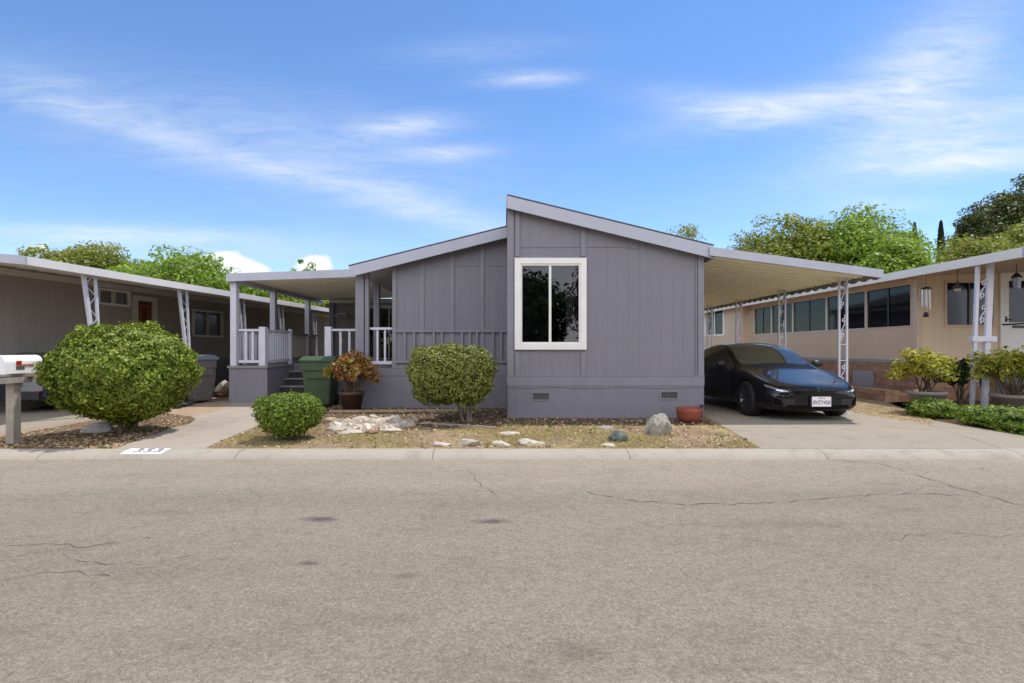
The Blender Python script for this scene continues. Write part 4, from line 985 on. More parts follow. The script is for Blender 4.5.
def wheel(x, y, sg, rad, wd, parent, spokes=10, rim_mat='rim_metal'):
    o = x; T = wd/2
    pr = [(rad*.66,-T*.9),(rad*.80,-T),(rad*.94,-T*.96),(rad*.995,-T*.7),(rad,-T*.3),(rad,T*.3),(rad*.995,T*.7),(rad*.94,T*.96),(rad*.80,T),(rad*.66,T*.9)]
    w_ = MB().lathe(pr, (o, y, rad), 36, 'x').build('wheel', 'black_rubber', parent)
    m = MB(); m.lathe([(rad*.66,sg*T*.9),(rad*.67,sg*T*.95),(rad*.60,sg*T*.85),(rad*.58,-sg*T*.2),(0,-sg*T*.2)], (o, y, rad), 36, 'x')
    for k in range(spokes):
        a = k/spokes*2*math.pi; c_, s_ = math.cos(a), math.sin(a)
        m.bar((o+sg*T*.72, y+c_*rad*.12, rad+s_*rad*.12), (o+sg*T*.80, y+c_*rad*.62, rad+s_*rad*.62), rad*.10, .02, (1,0,0))
    m.lathe([(0,sg*T*.82),(rad*.15,sg*T*.8),(rad*.17,sg*T*.6)], (o, y, rad), 20, 'x'); m.build('rim', rim_mat, w_); return w_
for y in WY:
    for sg in (-1, 1): wheel(CX+sg*.795, CY+y, sg, .335, .225, car)
for sg in (-1, 1):
    m = MB(); x = CX+sg*1.01; y = CY+1.72; z = .97
    m.lathe([(0,-.10),(.05,-.095),(.072,-.05),(.078,.0),(.07,.06),(.05,.095),(0,.10)], (x, y, z), 16, 'x'); m.bar((CX+sg*.86, y+.02, .90), (x-sg*.06, y, .945), .07, .035)
    m.build('mirror', 'black_plastic', car)
    h = MB()
    for yy_ in (2.62, 3.55): h.box(CX+sg*.917, CX+sg*.931, CY+yy_-.10, CY+yy_+.10, .775, .80)
    h.build('door_handle', 'metal_dark', car)
    dl = MB(); dl.tube([(CX+sg*.925,CY+1.42,.28),(CX+sg*.934,CY+1.45,.55),(CX+sg*.915,CY+1.48,.80)], .004, 4).tube([(CX+sg*.918,CY+2.40,.26),(CX+sg*.934,CY+2.42,.55),(CX+sg*.914,CY+2.44,.86)], .004, 4); dl.build('door_seam', 'black_rubber', car)
from mathutils.bvhtree import BVHTree
bv = BVHTree.FromPolygons(V, [tuple(p.vertices) for p in em.polygons])
def skin(name, mat, lo, hi, nx=14, nz=4, off=.006, th=.004):
    """a thin panel following the car's nose between two outlines (x, z)"""
    m = MB(); rows = []
    def lerp_line(L, t):
        t *= len(L)-1; k = min(int(t), len(L)-2); f_ = t-k
        return (L[k][0]+(L[k+1][0]-L[k][0])*f_, L[k][1]+(L[k+1][1]-L[k][1])*f_)
    for layer in (0, 1):
        for a in range(nz+1):
            for b__ in range(nx+1):
                p0, p1 = lerp_line(lo, b__/nx), lerp_line(hi, b__/nx); t = a/nz; x, z = p0[0]+(p1[0]-p0[0])*t, p0[1]+(p1[1]-p0[1])*t
                h = bv.ray_cast(Vector((x, -1, z)), Vector((0, 1, 0))); y = (h[0].y if h[0] else .2)-off+layer*th
                m.v.append((CX+x, CY+y, z))
    q = (nx+1)*(nz+1)
    for a in range(nz):
        for b__ in range(nx):
            k = a*(nx+1)+b__; m.f += [(k,k+1,k+nx+2,k+nx+1), (q+k,q+k+nx+1,q+k+nx+2,q+k+1)]; m.sm += [True, True]
    return m.build(name, mat, car)
skin('lower_grille', 'grille_black', [(-.56,.245),(-.3,.225),(.3,.225),(.56,.245)], [(-.52,.30),(-.3,.295),(.3,.295),(.52,.30)])
skin('lip', 'rim_metal', [(-.66,.19),(-.4,.182),(.4,.182),(.66,.19)], [(-.66,.206),(-.4,.198),(.4,.198),(.66,.206)], nz=1, off=.012, th=.01)
for sg in (-1, 1):
    skin('air_intake', 'grille_black', [(sg*.60,.285),(sg*.73,.29)], [(sg*.63,.385),(sg*.745,.44)])
    skin('headlight', 'lamp_clear', [(sg*.50,.522),(sg*.66,.545),(sg*.79,.60)], [(sg*.55,.548),(sg*.68,.592),(sg*.79,.645)], off=.008)
    skin('running_light', 'drl', [(sg*.60,.528),(sg*.69,.545)], [(sg*.60,.552),(sg*.69,.572)], off=.014)
    skin('fold', 'rim_metal', [(sg*.58,.455),(sg*.74,.468)], [(sg*.58,.465),(sg*.74,.480)], nz=1, off=.006)
MB().lathe([(0,-.004),(.03,-.003),(.035,0),(0,0)], (0,0,0), 16, 'z').xf(Matrix.Translation((CX,CY+.012,.575)) @ Matrix.Rotation(R(60), 4, 'X')).build('badge', 'metal_silver', car)
# number plate
px_, pz_ = CX+.02, .365
pl = MB().box(px_-.165, px_+.165, CY-.045, CY-.037, pz_-.085, pz_+.085).build('number_plate', 'plate_white', car)
MB().box(px_-.185, px_+.185, CY-.036, CY+.02, pz_-.10, pz_+.10).build('plate_holder', 'black_plastic', car)
def text(s, name, mat, size, matrix, parent, ext=.001):
    cu = bpy.data.curves.new('t', 'FONT'); cu.body = s; cu.size = size; cu.align_x = 'CENTER'; cu.align_y = 'CENTER'; cu.extrude = ext; cu.resolution_u = 3
    o = bpy.data.objects.new('t', cu); COL.objects.link(o); bpy.context.view_layer.update()
    m = bpy.data.meshes.new_from_object(o.evaluated_get(bpy.context.evaluated_depsgraph_get())); bpy.data.objects.remove(o)
    m.transform(WORLD[parent.name].inverted() @ matrix if parent else matrix); m.materials.clear(); m.materials.append(MATS[mat]); return link(name, m, parent)
text('8VZY458', 'lettering', 'plate_ink', .085, Matrix.Translation((px_, CY-.047, pz_-.018)) @ Matrix.Rotation(R(90), 4, 'X') @ Matrix.Diagonal((.9, 1.15, 1, 1)), pl)
text('California', 'lettering', 'red_plastic', .034, Matrix.Translation((px_, CY-.047, pz_+.06)) @ Matrix.Rotation(R(90), 4, 'X'), pl)

# ------------------------------------------------------------------ dark SUV parked by the far neighbour, seen between mailbox and bush
SX, SY = -10.02, 10.1
SC = Matrix.Diagonal((1, 1, .76, 1))
suv = thing('parked_car', 'low dark blue car with red tail lights, parked nose in behind the white mailbox', 'car', (SX, SY, 0), 0)
prof = [(0.0,.42),(.04,.75),(.06,1.02),(.30,1.45),(.7,1.60),(2.2,1.62),(2.95,1.10),(4.2,.98),(4.5,.75),(4.5,.35),(.1,.32)]
bm = bmesh.new()
def sx_(z): return .93 if z < 1.06 else .93-(z-1.06)*.32
lo = [bm.verts.new((SX-sx_(z), SY+y, z)) for y, z in prof]; hi = [bm.verts.new((SX+sx_(z), SY+y, z)) for y, z in prof]
bm.faces.new(lo); bm.faces.new(hi[::-1])
for i in range(len(prof)): j = (i+1) % len(prof); bm.faces.new((lo[i], hi[i], hi[j], lo[j]))
bmesh.ops.recalc_face_normals(bm, faces=bm.faces)
bmesh.ops.bevel(bm, geom=list(bm.edges), offset=.07, segments=3, profile=.6, affect='EDGES', clamp_overlap=True)
mb = MB(); bm.verts.index_update(); mb.add([v.co[:] for v in bm.verts], [tuple(v.index for v in f.verts) for f in bm.faces], True); bm.free(); mb.xf(SC).build('body', 'suv_paint', suv)
MB().add([(SX-.72,SY+.075,1.10),(SX+.72,SY+.075,1.10),(SX+.62,SY+.272,1.43),(SX-.62,SY+.272,1.43)], [(0,1,2,3)]).xf(SC).build('rear_window', 'car_glass', suv)
for sg in (-1, 1):
    MB().box(SX+sg*.66-.12, SX+sg*.66+.24, SY-.0, SY+.09, .89, 1.16).xf(SC).build('tail_light', 'tail_red', suv)
    MB().box(SX+sg*.80-.06, SX+sg*.80+.06, SY-.01, SY+.06, .50, .60).xf(SC).build('reflector', 'tail_red', suv)
    q = [(.62,1.10),(.74,1.46),(2.15,1.50),(2.72,1.12)]
    MB().add([(SX+sg*(sx_(z)+.004), SY+y, z) for y, z in q], [(0,1,2,3)]).xf(SC).build('side_window', 'car_glass', suv)
MB().box(SX-.88, SX+.88, SY-.07, SY+.12, .38, .58).xf(SC).build('bumper', 'black_plastic', suv)
for y in (.85, 3.6):
    for sg in (-1, 1): wheel(SX+sg*.83, SY+y, sg, .30, .22, suv, 6)

# ------------------------------------------------------------------ mailbox on its wooden post
mbx = thing('mailbox', 'white arched mailbox with a red flag on a weathered wooden post by the kerb', 'mailbox', (-6.63, 6.95, 0))
p = MB(); p.box(-6.69, -6.585, 6.86, 6.965, -.02, .83); p.build('post', 'weathered_wood', mbx)
p = MB(); p.box(-6.74, -6.54, 6.66, 7.36, .832, .905); p.box(-7.13, -6.50, 6.99, 7.10, .907, .955); p.build('plank', 'weathered_wood', mbx)
bx0, bx1, by0, by1, bz0 = -6.76, -6.55, 6.72, 7.26, .958
arch = [(bx0, bz0), (bx1, bz0), (bx1, bz0+.14)] + [((bx0+bx1)/2+.105*math.cos(a), bz0+.14+.105*math.sin(a)) for a in np.linspace(.2, math.pi-.2, 9)] + [(bx0, bz0+.14)]
MB().prism(arch, by0, by1).build('box', 'mail_white', mbx)
arch2 = [((x-(bx0+bx1)/2)*1.05+(bx0+bx1)/2, (z-bz0-.1)*1.05+bz0+.1) for x, z in arch]
MB().prism(arch2, by0-.025, by0-.001).build('door', 'mail_white', mbx)
MB().box(bx1+.002, bx1+.010, 6.86, 6.93, bz0+.12, bz0+.17).box(bx1+.002, bx1+.010, 6.86, 7.12, bz0+.105, bz0+.119).build('flag', 'red_plastic', mbx)
MB().box(bx1+.001, bx1+.004, 6.86, 6.98, bz0+.05, bz0+.095).build('emblem', 'bin_grey', mbx)

# ------------------------------------------------------------------ bushes
def bush(name, label, base, c, rad, e, mat, k, size, seed, amp, freq, stems, depth=.2, stem_r=.03, aspect=.55, jit=.45, stem_mat='bark', s=.84, group=None, tp=0.0):
    global rng
    rng = np.random.default_rng(seed)
    t = thing(name, label, 'bush', base, 0, group)
    P, N = bush_points(k, c, rad, e, seed, amp, freq, depth)
    q = rng.random(len(P)) < .05; P[q] += N[q]*rng.uniform(.0, 1.3, (q.sum(), 1))*size; P = taper_xy(P, c, rad, tp)   # stray shoots
    Dn = (P-np.array(c))/np.array(rad); gp = lumps(Dn, seed+90, 1.0, 6.5); keep = (gp > .15) | (rng.random(len(P)) < .45); P, N = P[keep], N[keep]
    leaf_mesh('foliage', mat, P, N, size, aspect, jit, t)
    core('inner_twigs', 'twig', c, rad, e, seed, amp, freq, t, s, tp)
    m = MB()
    for (dx, dy) in stems:
        b0 = Vector((base[0]+dx*.35, base[1]+dy*.35, -.01)); b1 = Vector((c[0]+dx, c[1]+dy, c[2]-rad[2]*.3))
        m.tube([b0, b0.lerp(b1, .5)+Vector((.02,.01,0)), b1], [stem_r, stem_r*.8, stem_r*.5], 8)
    m.build('trunk', stem_mat, t); return t
bush('round_bush', 'largest bush, a big glossy green dome beside the white mailbox', (-5.74,7.72,0), (-5.70,7.72,.915), (.86,.98,.73), 2.2, 'leaf_big_bush', 60000, .046, 11, .065, 4.6, [(.2,.1),(-.25,.1),(0,-.2),(.1,.3)], .24, .035, jit=.5, tp=.30, s=.78)
bush('round_bush', 'smallest bush, low and bright green, casting a shadow on the kerb-side dry lawn', (-3.06,7.28,0), (-3.06,7.28,.37), (.40,.39,.27), 3.2, 'leaf_small_bush', 13000, .036, 12, .065, 5, [(.15,.1),(-.15,0),(.02,-.12),(.25,-.1)], .28, .012, jit=.6, tp=.15, s=.76)
bush('clipped_bush', 'flat-topped yellow-green bush on bare crooked stems, clipped like a box against the grey wall', (-.72,9.0,0), (-.93,8.95,.83), (.69,.58,.48), 4.2, 'leaf_cube_bush', 26000, .042, 13, .06, 4.6, [(.22,0),(-.05,.1),(.3,.15)], .25, .026, stem_mat='bark_pale', jit=.6, tp=.12, s=.76)
# low clipped hedges beside the tan neighbour's walk
def hedge(label, c, rad, k, seed):
    return bush('low_hedge', label, (c[0], c[1], 0), c, rad, 2.6, 'leaf_hedge', k, .045, seed, .13, 5, [(.05,.05)], .25, .012, group='low hedges along the neighbouring walk')
hedge('short round clump of low hedge under the grey pot', (8.10,9.65,.14), (.36,.34,.18), 4800, 21)
hedge('long low green hedge strip running past the white porch posts', (8.13,8.12,.14), (.42,.86,.18), 12000, 22)

# ------------------------------------------------------------------ potted plants
def pot(mat, c, r0, r1, h, parent, rim=.03, name='pot'):
    p = MB().lathe([(0,0),(r0,0),(r1*.97,h-.07),(r1*1.05,h-.065),(r1*1.06,h),(r1*.93,h),(r1*.9,h-.05),(0,h-.05)], c, 32).build(name, mat, parent); return p
def spray(parent, c, rad, mat, k, size, seed, nst=9, base_r=.1, aspect=.45, jit=.7, clump=None):
    """a loose plant: leaf rosettes at the ends of its stems"""
    global rng
    rng = np.random.default_rng(seed); g = random.Random(seed); st = MB(); Ps = []; Ns = []
    nc = clump or 40
    D = dirs(nc); D[:, 2] = np.abs(D[:, 2])*1.0-.25; C = np.array(c)+D*np.array(rad)*(rng.random((nc, 1))**.35)*lumps(D, seed, .2, 2.5)[:, None]
    for i in range(nc):
        kk = k//nc; d = dirs(kk); d[:, 2] += .3; q = C[i]+d*np.array(rad)*.27*rng.random((kk, 1))**.5; Ps.append(q); Ns.append(d+np.array((0,0,.5)))
        if i % 3 == 0:
            b = Vector((c[0]+g.uniform(-base_r, base_r), c[1]+g.uniform(-base_r, base_r), c[2]-rad[2]*1.0)); e = Vector(C[i]); st.tube([b, b.lerp(e, .5)+Vector((0,0,.05)), e], [.012,.009,.004], 5)
    leaf_mesh('foliage', mat, np.vstack(Ps), np.vstack(Ns), size, aspect, jit, parent); st.build('stem', 'bark', parent)
t = thing('potted_plant', 'orange and rust leaved plant in a dark brown pot beside the green bin', 'potted plant', (-3.17,10.6,0))
pot('pot_brown', (-3.17,10.6,0), .17, .245, .40, t); spray(t, (-3.17,10.6,.80), (.44,.40,.52), 'leaf_orange', 5200, .085, 31, aspect=.5, clump=90)
gq = (-3.62,10.4,.80); leaf_mesh('yellow_flower', 'leaf_yellow', np.array(gq)+dirs(90)*np.array((.07,.07,.10)), dirs(90), .06, .6, .5, t)
t = thing('potted_plant', 'yellow-green leaved plant in a wide grey pot below the wind chime', 'potted plant', (8.44,10.25,0))
pot('pot_grey', (8.44,10.25,0), .24, .31, .44, t); spray(t, (8.42,10.25,.82), (.56,.5,.46), 'leaf_lime', 2600, .095, 32, clump=60)
t = thing('potted_plant', 'tall yellow-green plant in a grey pot beside the white porch posts', 'potted plant', (9.75,9.75,0))
pot('pot_grey', (9.75,9.75,0), .27, .38, .42, t); spray(t, (9.72,9.75,.86), (.66,.55,.60), 'leaf_lime', 3200, .09, 33, clump=80)
t = thing('shrub', 'dark green shrub in the shade between the wide grey pot and the white posts', 'shrub', (9.95,11.2,0))
spray(t, (9.95,11.2,.60), (.42,.3,.55), 'leaf_dark', 2200, .08, 34, clump=40)
t = thing('terracotta_pot', 'empty round terracotta pot standing at the corner of the grey house', 'flowerpot', (3.24,9.0,0))
MB().lathe([(0,0),(.15,0),(.205,.08),(.215,.17),(.222,.20),(.225,.255),(.205,.26),(.195,.21),(.16,.14),(0,.14)], (3.24,9.0,-.005), 32).build('pot', 'terracotta', t)
MB().lathe([(0,.19),(.19,.19)], (3.24,9.0,-.005), 24).build('soil', 'soil', t)

# ------------------------------------------------------------------ wheelie bins
def wheelie(label, x, y, rz, w, d, h, mat, lidmat, group=None):
    t = thing('wheelie_bin', label, 'bin', (x, y, 0), rz, group); Mx = Matrix.Translation((x, y, 0)) @ Matrix.Rotation(rz, 4, 'Z')
    bm = bmesh.new(); z0, z1 = .06, h*.90
    rings_ = []
    for z, k in ((z0,.74),(z0+.04,.77),(z1*.55,.89),(z1*.80,.94),(z1*.81,.985),(z1,1.0)):
        rings_.append([bm.verts.new((sx*w/2*k, sy*d/2*k+(1-k)*d*.18, z)) for sx, sy in ((-1,-1),(1,-1),(1,1),(-1,1))])
    for a, b in zip(rings_[:-1], rings_[1:]):
        for i in range(4): bm.faces.new((a[i], a[(i+1) % 4], b[(i+1) % 4], b[i]))
    bm.faces.new(rings_[0][::-1]); bm.faces.new(rings_[-1])
    ed = [e for e in bm.edges if abs(e.verts[0].co.z-e.verts[1].co.z) > .02]
    bmesh.ops.bevel(bm, geom=ed, offset=.05, segments=4, profile=.5, affect='EDGES')
    mb = MB(); bm.verts.index_update(); mb.add([v.co[:] for v in bm.verts], [tuple(v.index for v in f.verts) for f in bm.faces]); bm.free()
    mb.xf(Mx).build('body', mat, t)
    l = MB(); zz = z1+.002; zr = h
    pr = [(-d/2-.03, zz+.0), (-d/2-.03, zz+.03), (-d*.2, zr-.01), (d*.2, zr), (d/2, zr-.02), (d/2+.02, zz)]
    l.prismx(pr, -w/2-.02, w/2+.02); l.xf(Mx).build('lid', lidmat, t)
    MB().bar((-w*.42,d/2+.06,z1-.02), (w*.42,d/2+.06,z1-.02), .035).bar((-w*.4,d/2-.02,z1-.05),(-w*.4,d/2+.06,z1-.02),.04).bar((w*.4,d/2-.02,z1-.05),(w*.4,d/2+.06,z1-.02),.04).xf(Mx).build('handle', mat, t)
    MB().box(-w*.3, w*.3, -d/2*.93-.014, -d/2*.93+.03, z1*.64, z1*.77).xf(Mx).build('panel', mat, t)
    for sg in (-1, 1): MB().lathe([(0,-.03),(.12,-.03),(.13,0),(.12,.03),(0,.03)], (sg*w*.40,d*.36,.13), 20, 'x').xf(Mx).build('wheel', 'black_rubber', t)
    return t
wheelie('dark green wheelie bin standing at the foot of the porch steps', -4.08, 11.35, R(4), .68, .70, 1.12, 'bin_green', 'bin_green')
wheelie('grey wheelie bin with a shiny blue-grey lid behind the largest bush', -7.28, 12.2, R(55), .56, .6, 1.14, 'bin_grey', 'lid_grey')
wheelie('black wheelie bin tucked behind the grey bin beside the porch', -8.0, 14.6, R(-60), .6, .62, 1.02, 'black_plastic', 'black_plastic')

# ------------------------------------------------------------------ rocks
x, y = gnd(223, 397); rock('boulder', 'brown rock under the pale round boulder by the porch corner', 'rock_brown', (x, y, 0), (.38,.36,.20), 40, rough=.1)
rock('boulder', 'pale round boulder sitting on a brown rock by the porch corner', 'rock_white', (x, y, .15), (.46,.42,.32), 41, rough=.1)
x, y = gnd(662, 435); rock('boulder', 'largest rock on the lawn, pale and lichen-stained, next to the terracotta pot', 'rock_lichen', (x, y+.1, 0), (.60,.46,.35), 46, rz=.3)
x, y = gnd(617, 442); rock('boulder', 'dark green-grey angular rock standing near the kerb', 'rock_green', (x, y+.05, 0), (.34,.24,.20), 47, rz=-.2)
x, y = gnd(95, 433); rock('boulder', 'long grey rock lying in the shadow under the biggest bush', 'rock_grey', (x-.03, y+.12, 0), (.66,.34,.18), 44)
KS = [(439,447,.24,.14,.08,'white flat stone at the kerb with a pinkish end, below the clipped bush'),(467.5,447,.31,.17,.12,'white domed stone at the kerb with a ragged edge'),
      (500,447.5,.24,.15,.11,'white pointed stone at the kerb between a domed and a wedge one'),(531,446.5,.30,.2,.10,'white wedge-shaped stone at the kerb, sharpest edged of its row'),
      (609,447.5,.19,.14,.07,'white crumbly stone lying against the dark green rock')]
for i, (px, py, a, b_, h, lb) in enumerate(KS):
    x, y = gnd(px, py); rock('stepping_stone', lb, 'rock_white', (x, max(y, 6.61)+b_*.6, 0), (a*1.3, b_*1.25, h*.95), 50+i, 'white stones along the kerb', rough=.5)
x, y = gnd(512, 434); rock('flat_stone', 'flat whitish slab in front of the window wall, resting on another stone', 'rock_white', (x, y, 0), (.40,.22,.06), 60, cat='stone', flat=True)
x, y = gnd(606, 429); rock('flat_stone', 'grey broken slab lying along the foot of the grey house', 'rock_grey', (x, y, 0), (.32,.16,.07), 61, cat='stone', flat=True)
FS = [(352,434,.36,.24,.05,'rock_white','broad white flagstone at the front of the rock pile, nearer the smallest bush'),(388,432.5,.37,.2,.05,'rock_white','white triangular flagstone at the front of the rock pile, nearer the clipped bush'),
      (334,431,.30,.22,.07,'rock_pale','pale weathered flagstone touching the shadow of the smallest bush'),(340,426.5,.26,.2,.10,'rock_grey','greyish lump with purple tint behind the broad white flagstone'),
      (330,424,.26,.2,.10,'rock_tan','rust-coloured lump on the bush side of the rock pile'),(371,434,.16,.13,.07,'rock_brown','reddish brown stone between the two white flagstones'),
      (397,428,.15,.15,.10,'rock_grey','dark faced stone at the end of the rock pile'),(407,423,.20,.14,.07,'rock_pale','pale stone lying past the end of the rock pile'),
      (415,421.5,.11,.1,.09,'rock_white','small white cone-shaped stone beside the clipped bush'),(424,424,.20,.12,.04,'rock_tan','thin yellowish stone in front of the clipped bush'),
      (360,421,.22,.16,.08,'rock_pale','pale grey stone at the back of the rock pile'),(374,420,.2,.15,.09,'rock_pale','upright pale stone at the back of the rock pile below the grey wall'),
      (386,421,.24,.16,.08,'rock_tan','buff stone at the back corner of the rock pile'),(379,426,.22,.18,.08,'rock_white','chalky stone in the middle of the rock pile'),
      (394,423.5,.2,.16,.11,'rock_white','tallest whitish stone of the rock pile, at its wall side')]
for i, (px, py, a, b_, h, m, lb) in enumerate(FS):
    x, y = gnd(px, py); rock('pile_stone', lb, m, (x, y+b_*.3, 0), (a*1.35, b_*1.3, h*1.35), 70+i, 'stones of the rock pile', cat='stone', flat=i < 3 or i == 9)
ES = [('first','nearest the bush'),('second',''),('third',''),('fourth',''),('fifth',''),('sixth',''),('seventh','touching the boulder')]
for i in range(8):
    t_ = i/7; px = 176+(213-176)*t_; py = 409-(409-397.5)*t_; x, y = gnd(px, py)
    nm = ['smallest', 'second', 'third', 'fourth', 'fifth', 'sixth', 'seventh', 'last'][i]
    lb = ('black edging stone at the bush end of the row before the grey bin', 'black edging stone next to the bush end of its row', 'black edging stone, third from the bush in its row', 'black edging stone, fourth from the bush in its row',
          'black edging stone, fourth from the pale boulder in its row', 'black edging stone, third from the pale boulder in its row', 'black edging stone, second from the pale boulder in its row', 'black edging stone touching the brown rock by the porch')[i]
    rock('edging_stone', lb, 'rock_black', (x, y+.05, 0), (.22+.03*(i % 3),.2,.14+.02*(i % 2)), 90+i, 'black edging stones', cat='stone', rough=.1)
# timber edging below the clipped bush, low pale edging at the wall
a = gnd(432, 424.5); b_ = gnd(496, 429)
tag(MB().bar((a[0],a[1],.012), (b_[0],b_[1],.012), .035, .05).build('garden_edging', 'weathered_wood'), 'weathered timber edging lying in front of the clipped bush', 'edging')
a = gnd(330, 412.5); b_ = gnd(462, 411.5)
tag(MB().bar((a[0],a[1]-.02,.02), (b_[0],b_[1]-.02,.02), .05, .06).build('garden_edging', 'rock_tan'), 'long pale edging strip along the base of the recessed grey wall', 'edging')
tag(MB().tube([(XW1-.06,9.40,-.01),(XW1-.06,9.40,.22)], .022).tube([(XW1-.06,9.40,.22),(XW1-.06,9.40,.26)], .034).tube([(XW1-.06,9.34,.2),(XW1-.06,9.40,.2)], .014).build('standpipe', 'metal_dark'), 'short dark pipe rising from the ground at the grey house corner', 'pipe')

# stuff nobody could count
def inside(poly, X, Y):
    r = np.zeros(len(X), bool); j = len(poly)-1
    for i in range(len(poly)):
        xi, yi = poly[i]; xj, yj = poly[j]
        c = ((yi > Y) != (yj > Y)) & (X < (xj-xi)*(Y-yi)/(yj-yi+1e-12)+xi); r ^= c; j = i
    return r
def scatter(poly, k):
    xs = [p[0] for p in poly]; ys = [p[1] for p in poly]; X = rng.uniform(min(xs), max(xs), k); Y = rng.uniform(min(ys), max(ys), k); m = inside(poly, X, Y); return X[m], Y[m]
rng = np.random.default_rng(5)
X, Y = scatter(LAWN, 90000)
dens = lumps(np.stack([X*.9, Y*1.3, X*0], 1), 4, 1.3, 2.4); m = (rng.random(len(X)) < np.clip(dens*.42, .02, 1)) & ((Y > 6.62))
m &= ~inside(WALL_SHADE, X, Y) | (rng.random(len(X)) < .12)
X, Y = X[m], Y[m]; P = np.stack([X, Y, np.full(len(X), .012)], 1); N = np.zeros_like(P); N[:, 1] = -.6; N[:, 2] = .5
tag(leaf_mesh('grass', 'straw', P, N, .05, .14, .6, None, .6), 'short dry straw-coloured grass over the front lawn', 'grass', kind='stuff')
X, Y = scatter(LAWN, 4200); P = np.stack([X, Y, np.full(len(X), .014)], 1)
tag(leaf_mesh('leaf_litter', 'litter', P, np.tile((0, -.2, 1.0), (len(P), 1)), .045, .6, .5), 'dead leaves and crumbs of soil lying in the dry lawn', 'leaf litter', kind='stuff')
X, Y = scatter(BED, 12000); P = np.stack([X, Y, np.full(len(X), .012)], 1); N = np.tile((0, 0, 1.0), (len(P), 1))
q = rng.random(len(P)) < np.clip(np.exp(-np.abs(Y-6.75)*2.2)+np.exp(-np.abs(X+5.35)*3), .06, 1); P = P[q]; N = N[q]  # litter kept to the lit edges, left sparse so the bush's shadow reads dark
tag(leaf_mesh('leaf_litter', 'litter', P, N, .05, .5, .35), 'fallen tan leaves and bark chips around the biggest bush', 'leaf litter', kind='stuff')
X, Y = scatter([(7.16,8.67),(7.66,9.11),(9.1,12.2),(9.1,14),(6.99,14),(6.99,9.5)], 7000); P = np.stack([X, Y, np.full(len(X), .014)], 1); N = np.tile((0, -.5, .6), (len(P), 1))
tag(leaf_mesh('grass', 'straw', P, N, .045, .16, .6, None, .5), 'dead yellow grass strip beside the neighbouring driveway', 'grass', kind='stuff')
x0, y0 = gnd(372, 426)
ang = rng.uniform(0, 6.28, 800); rr = rng.random(800)**.6; P = np.stack([x0+rr*np.cos(ang)*.66, y0+rr*np.sin(ang)*.62, .01+.05*(1-rr)*rng.random(800)], 1)
gv = MB()
for q in P:
    s_ = .018+.045*random.random()**2; vs_ = [Vector((random.gauss(0,1),random.gauss(0,1),random.gauss(0,1))).normalized()*s_ for _ in range(1)]
    A = Matrix.Rotation(random.random()*6.28, 3, Vector((random.random(), random.random(), 1)).normalized())
    pts = [A @ Vector((sx*s_*random.uniform(.7,1.2), sy*s_*random.uniform(.7,1.2), sz*s_*.7)) for sx in (-1,1) for sy in (-1,1) for sz in (-1,1)]
    gv.add([Vector(q)+p for p in pts], [(0,1,3,2),(4,6,7,5),(0,4,5,1),(2,3,7,6),(0,2,6,4),(1,5,7,3)])
cl_ = MB(); X, Y = scatter(LAWN, 700)
for x_, y_ in zip(X, Y):
    s_ = .008+.022*random.random()**2; A = Matrix.Rotation(random.random()*6.28, 3, Vector((random.random(), random.random(), 1)).normalized())
    pts = [A @ Vector((a_*s_*random.uniform(.6,1.2), b__*s_*random.uniform(.6,1.2), c_*s_*.6)) for a_ in (-1,1) for b__ in (-1,1) for c_ in (-1,1)]
    cl_.add([Vector((x_, y_, s_*.25))+p for p in pts], [(0,1,3,2),(4,6,7,5),(0,4,5,1),(2,3,7,6),(0,2,6,4),(1,5,7,3)])
tag(cl_.build('soil_clods', 'clods'), 'brown crumbs of soil and pebbles scattered over the dry lawn', 'soil crumbs', kind='stuff')
X, Y = scatter(LAWN, 260); X = np.repeat(X, 9)+rng.normal(0, .035, len(X)*9); Y = np.repeat(Y, 9)+rng.normal(0, .03, len(Y)*9); m = inside(LAWN, X, Y) & (lumps(np.stack([X, Y*1.2, X*0], 1), 8, 1.4, 1.6) > 1.1); P = np.stack([X[m], Y[m], np.full(m.sum(), .02)], 1)
tag(leaf_mesh('weeds', 'leaf_hedge', P, np.tile((0, -.5, .7), (len(P), 1)), .05, .35, .6), 'small green weeds dotted through the dry lawn', 'weeds', kind='stuff')
tag(gv.build('gravel', 'gravel'), 'whitish gravel filling the rock pile beside the dry lawn', 'gravel', kind='stuff')

# ------------------------------------------------------------------ trees
def ground_tree(px0, px1, pytop, Y): return ((px0+px1)/2-505)*Y/512, Y, CH+(348-pytop)*Y/512, (px1-px0)/2*Y/512
def T(label, px0, px1, pytop, Y, mat, leafsize, nclump, per, seed, base_z=0, lo=.25, gap=1.0, name='broadleaf_tree', depth=1.0, trunk_r=.2, group=None, jit=.55):
    x, y, zt, r = ground_tree(px0, px1, pytop-7, Y); r *= 1.08; nclump = int(nclump*2.0); per = int(per*1.6); leafsize *= .78
    return tree(name, label, 'tree', (x, y, base_z), zt-base_z, (r, r*depth), mat, leafsize, nclump, per, seed, lo, group, gap, trunk_r, jit=jit)
G1 = 'trees beyond the dark grey home'; G2 = 'trees beyond the tan home'
T('tallest olive-green tree rising behind the dark grey home\'s roof', 30, 136, 242, 38, 'leaf_tree_olive', .30, 90, 110, 101, group=G1)
T('bright green low tree behind the dark grey home, nearer the white cloud', 112, 246, 259, 34, 'leaf_tree_bright', .28, 100, 110, 102, group=G1)
T('bright green tree mostly hidden behind the porch awning', 215, 320, 283, 36, 'leaf_tree_bright', .26, 70, 100, 103, group=G1)
T('thin tree with a few sprigs showing above the porch awning', 286, 320, 259, 40, 'leaf_tree_bright', .3, 26, 26, 104, group=G1, gap=.55)
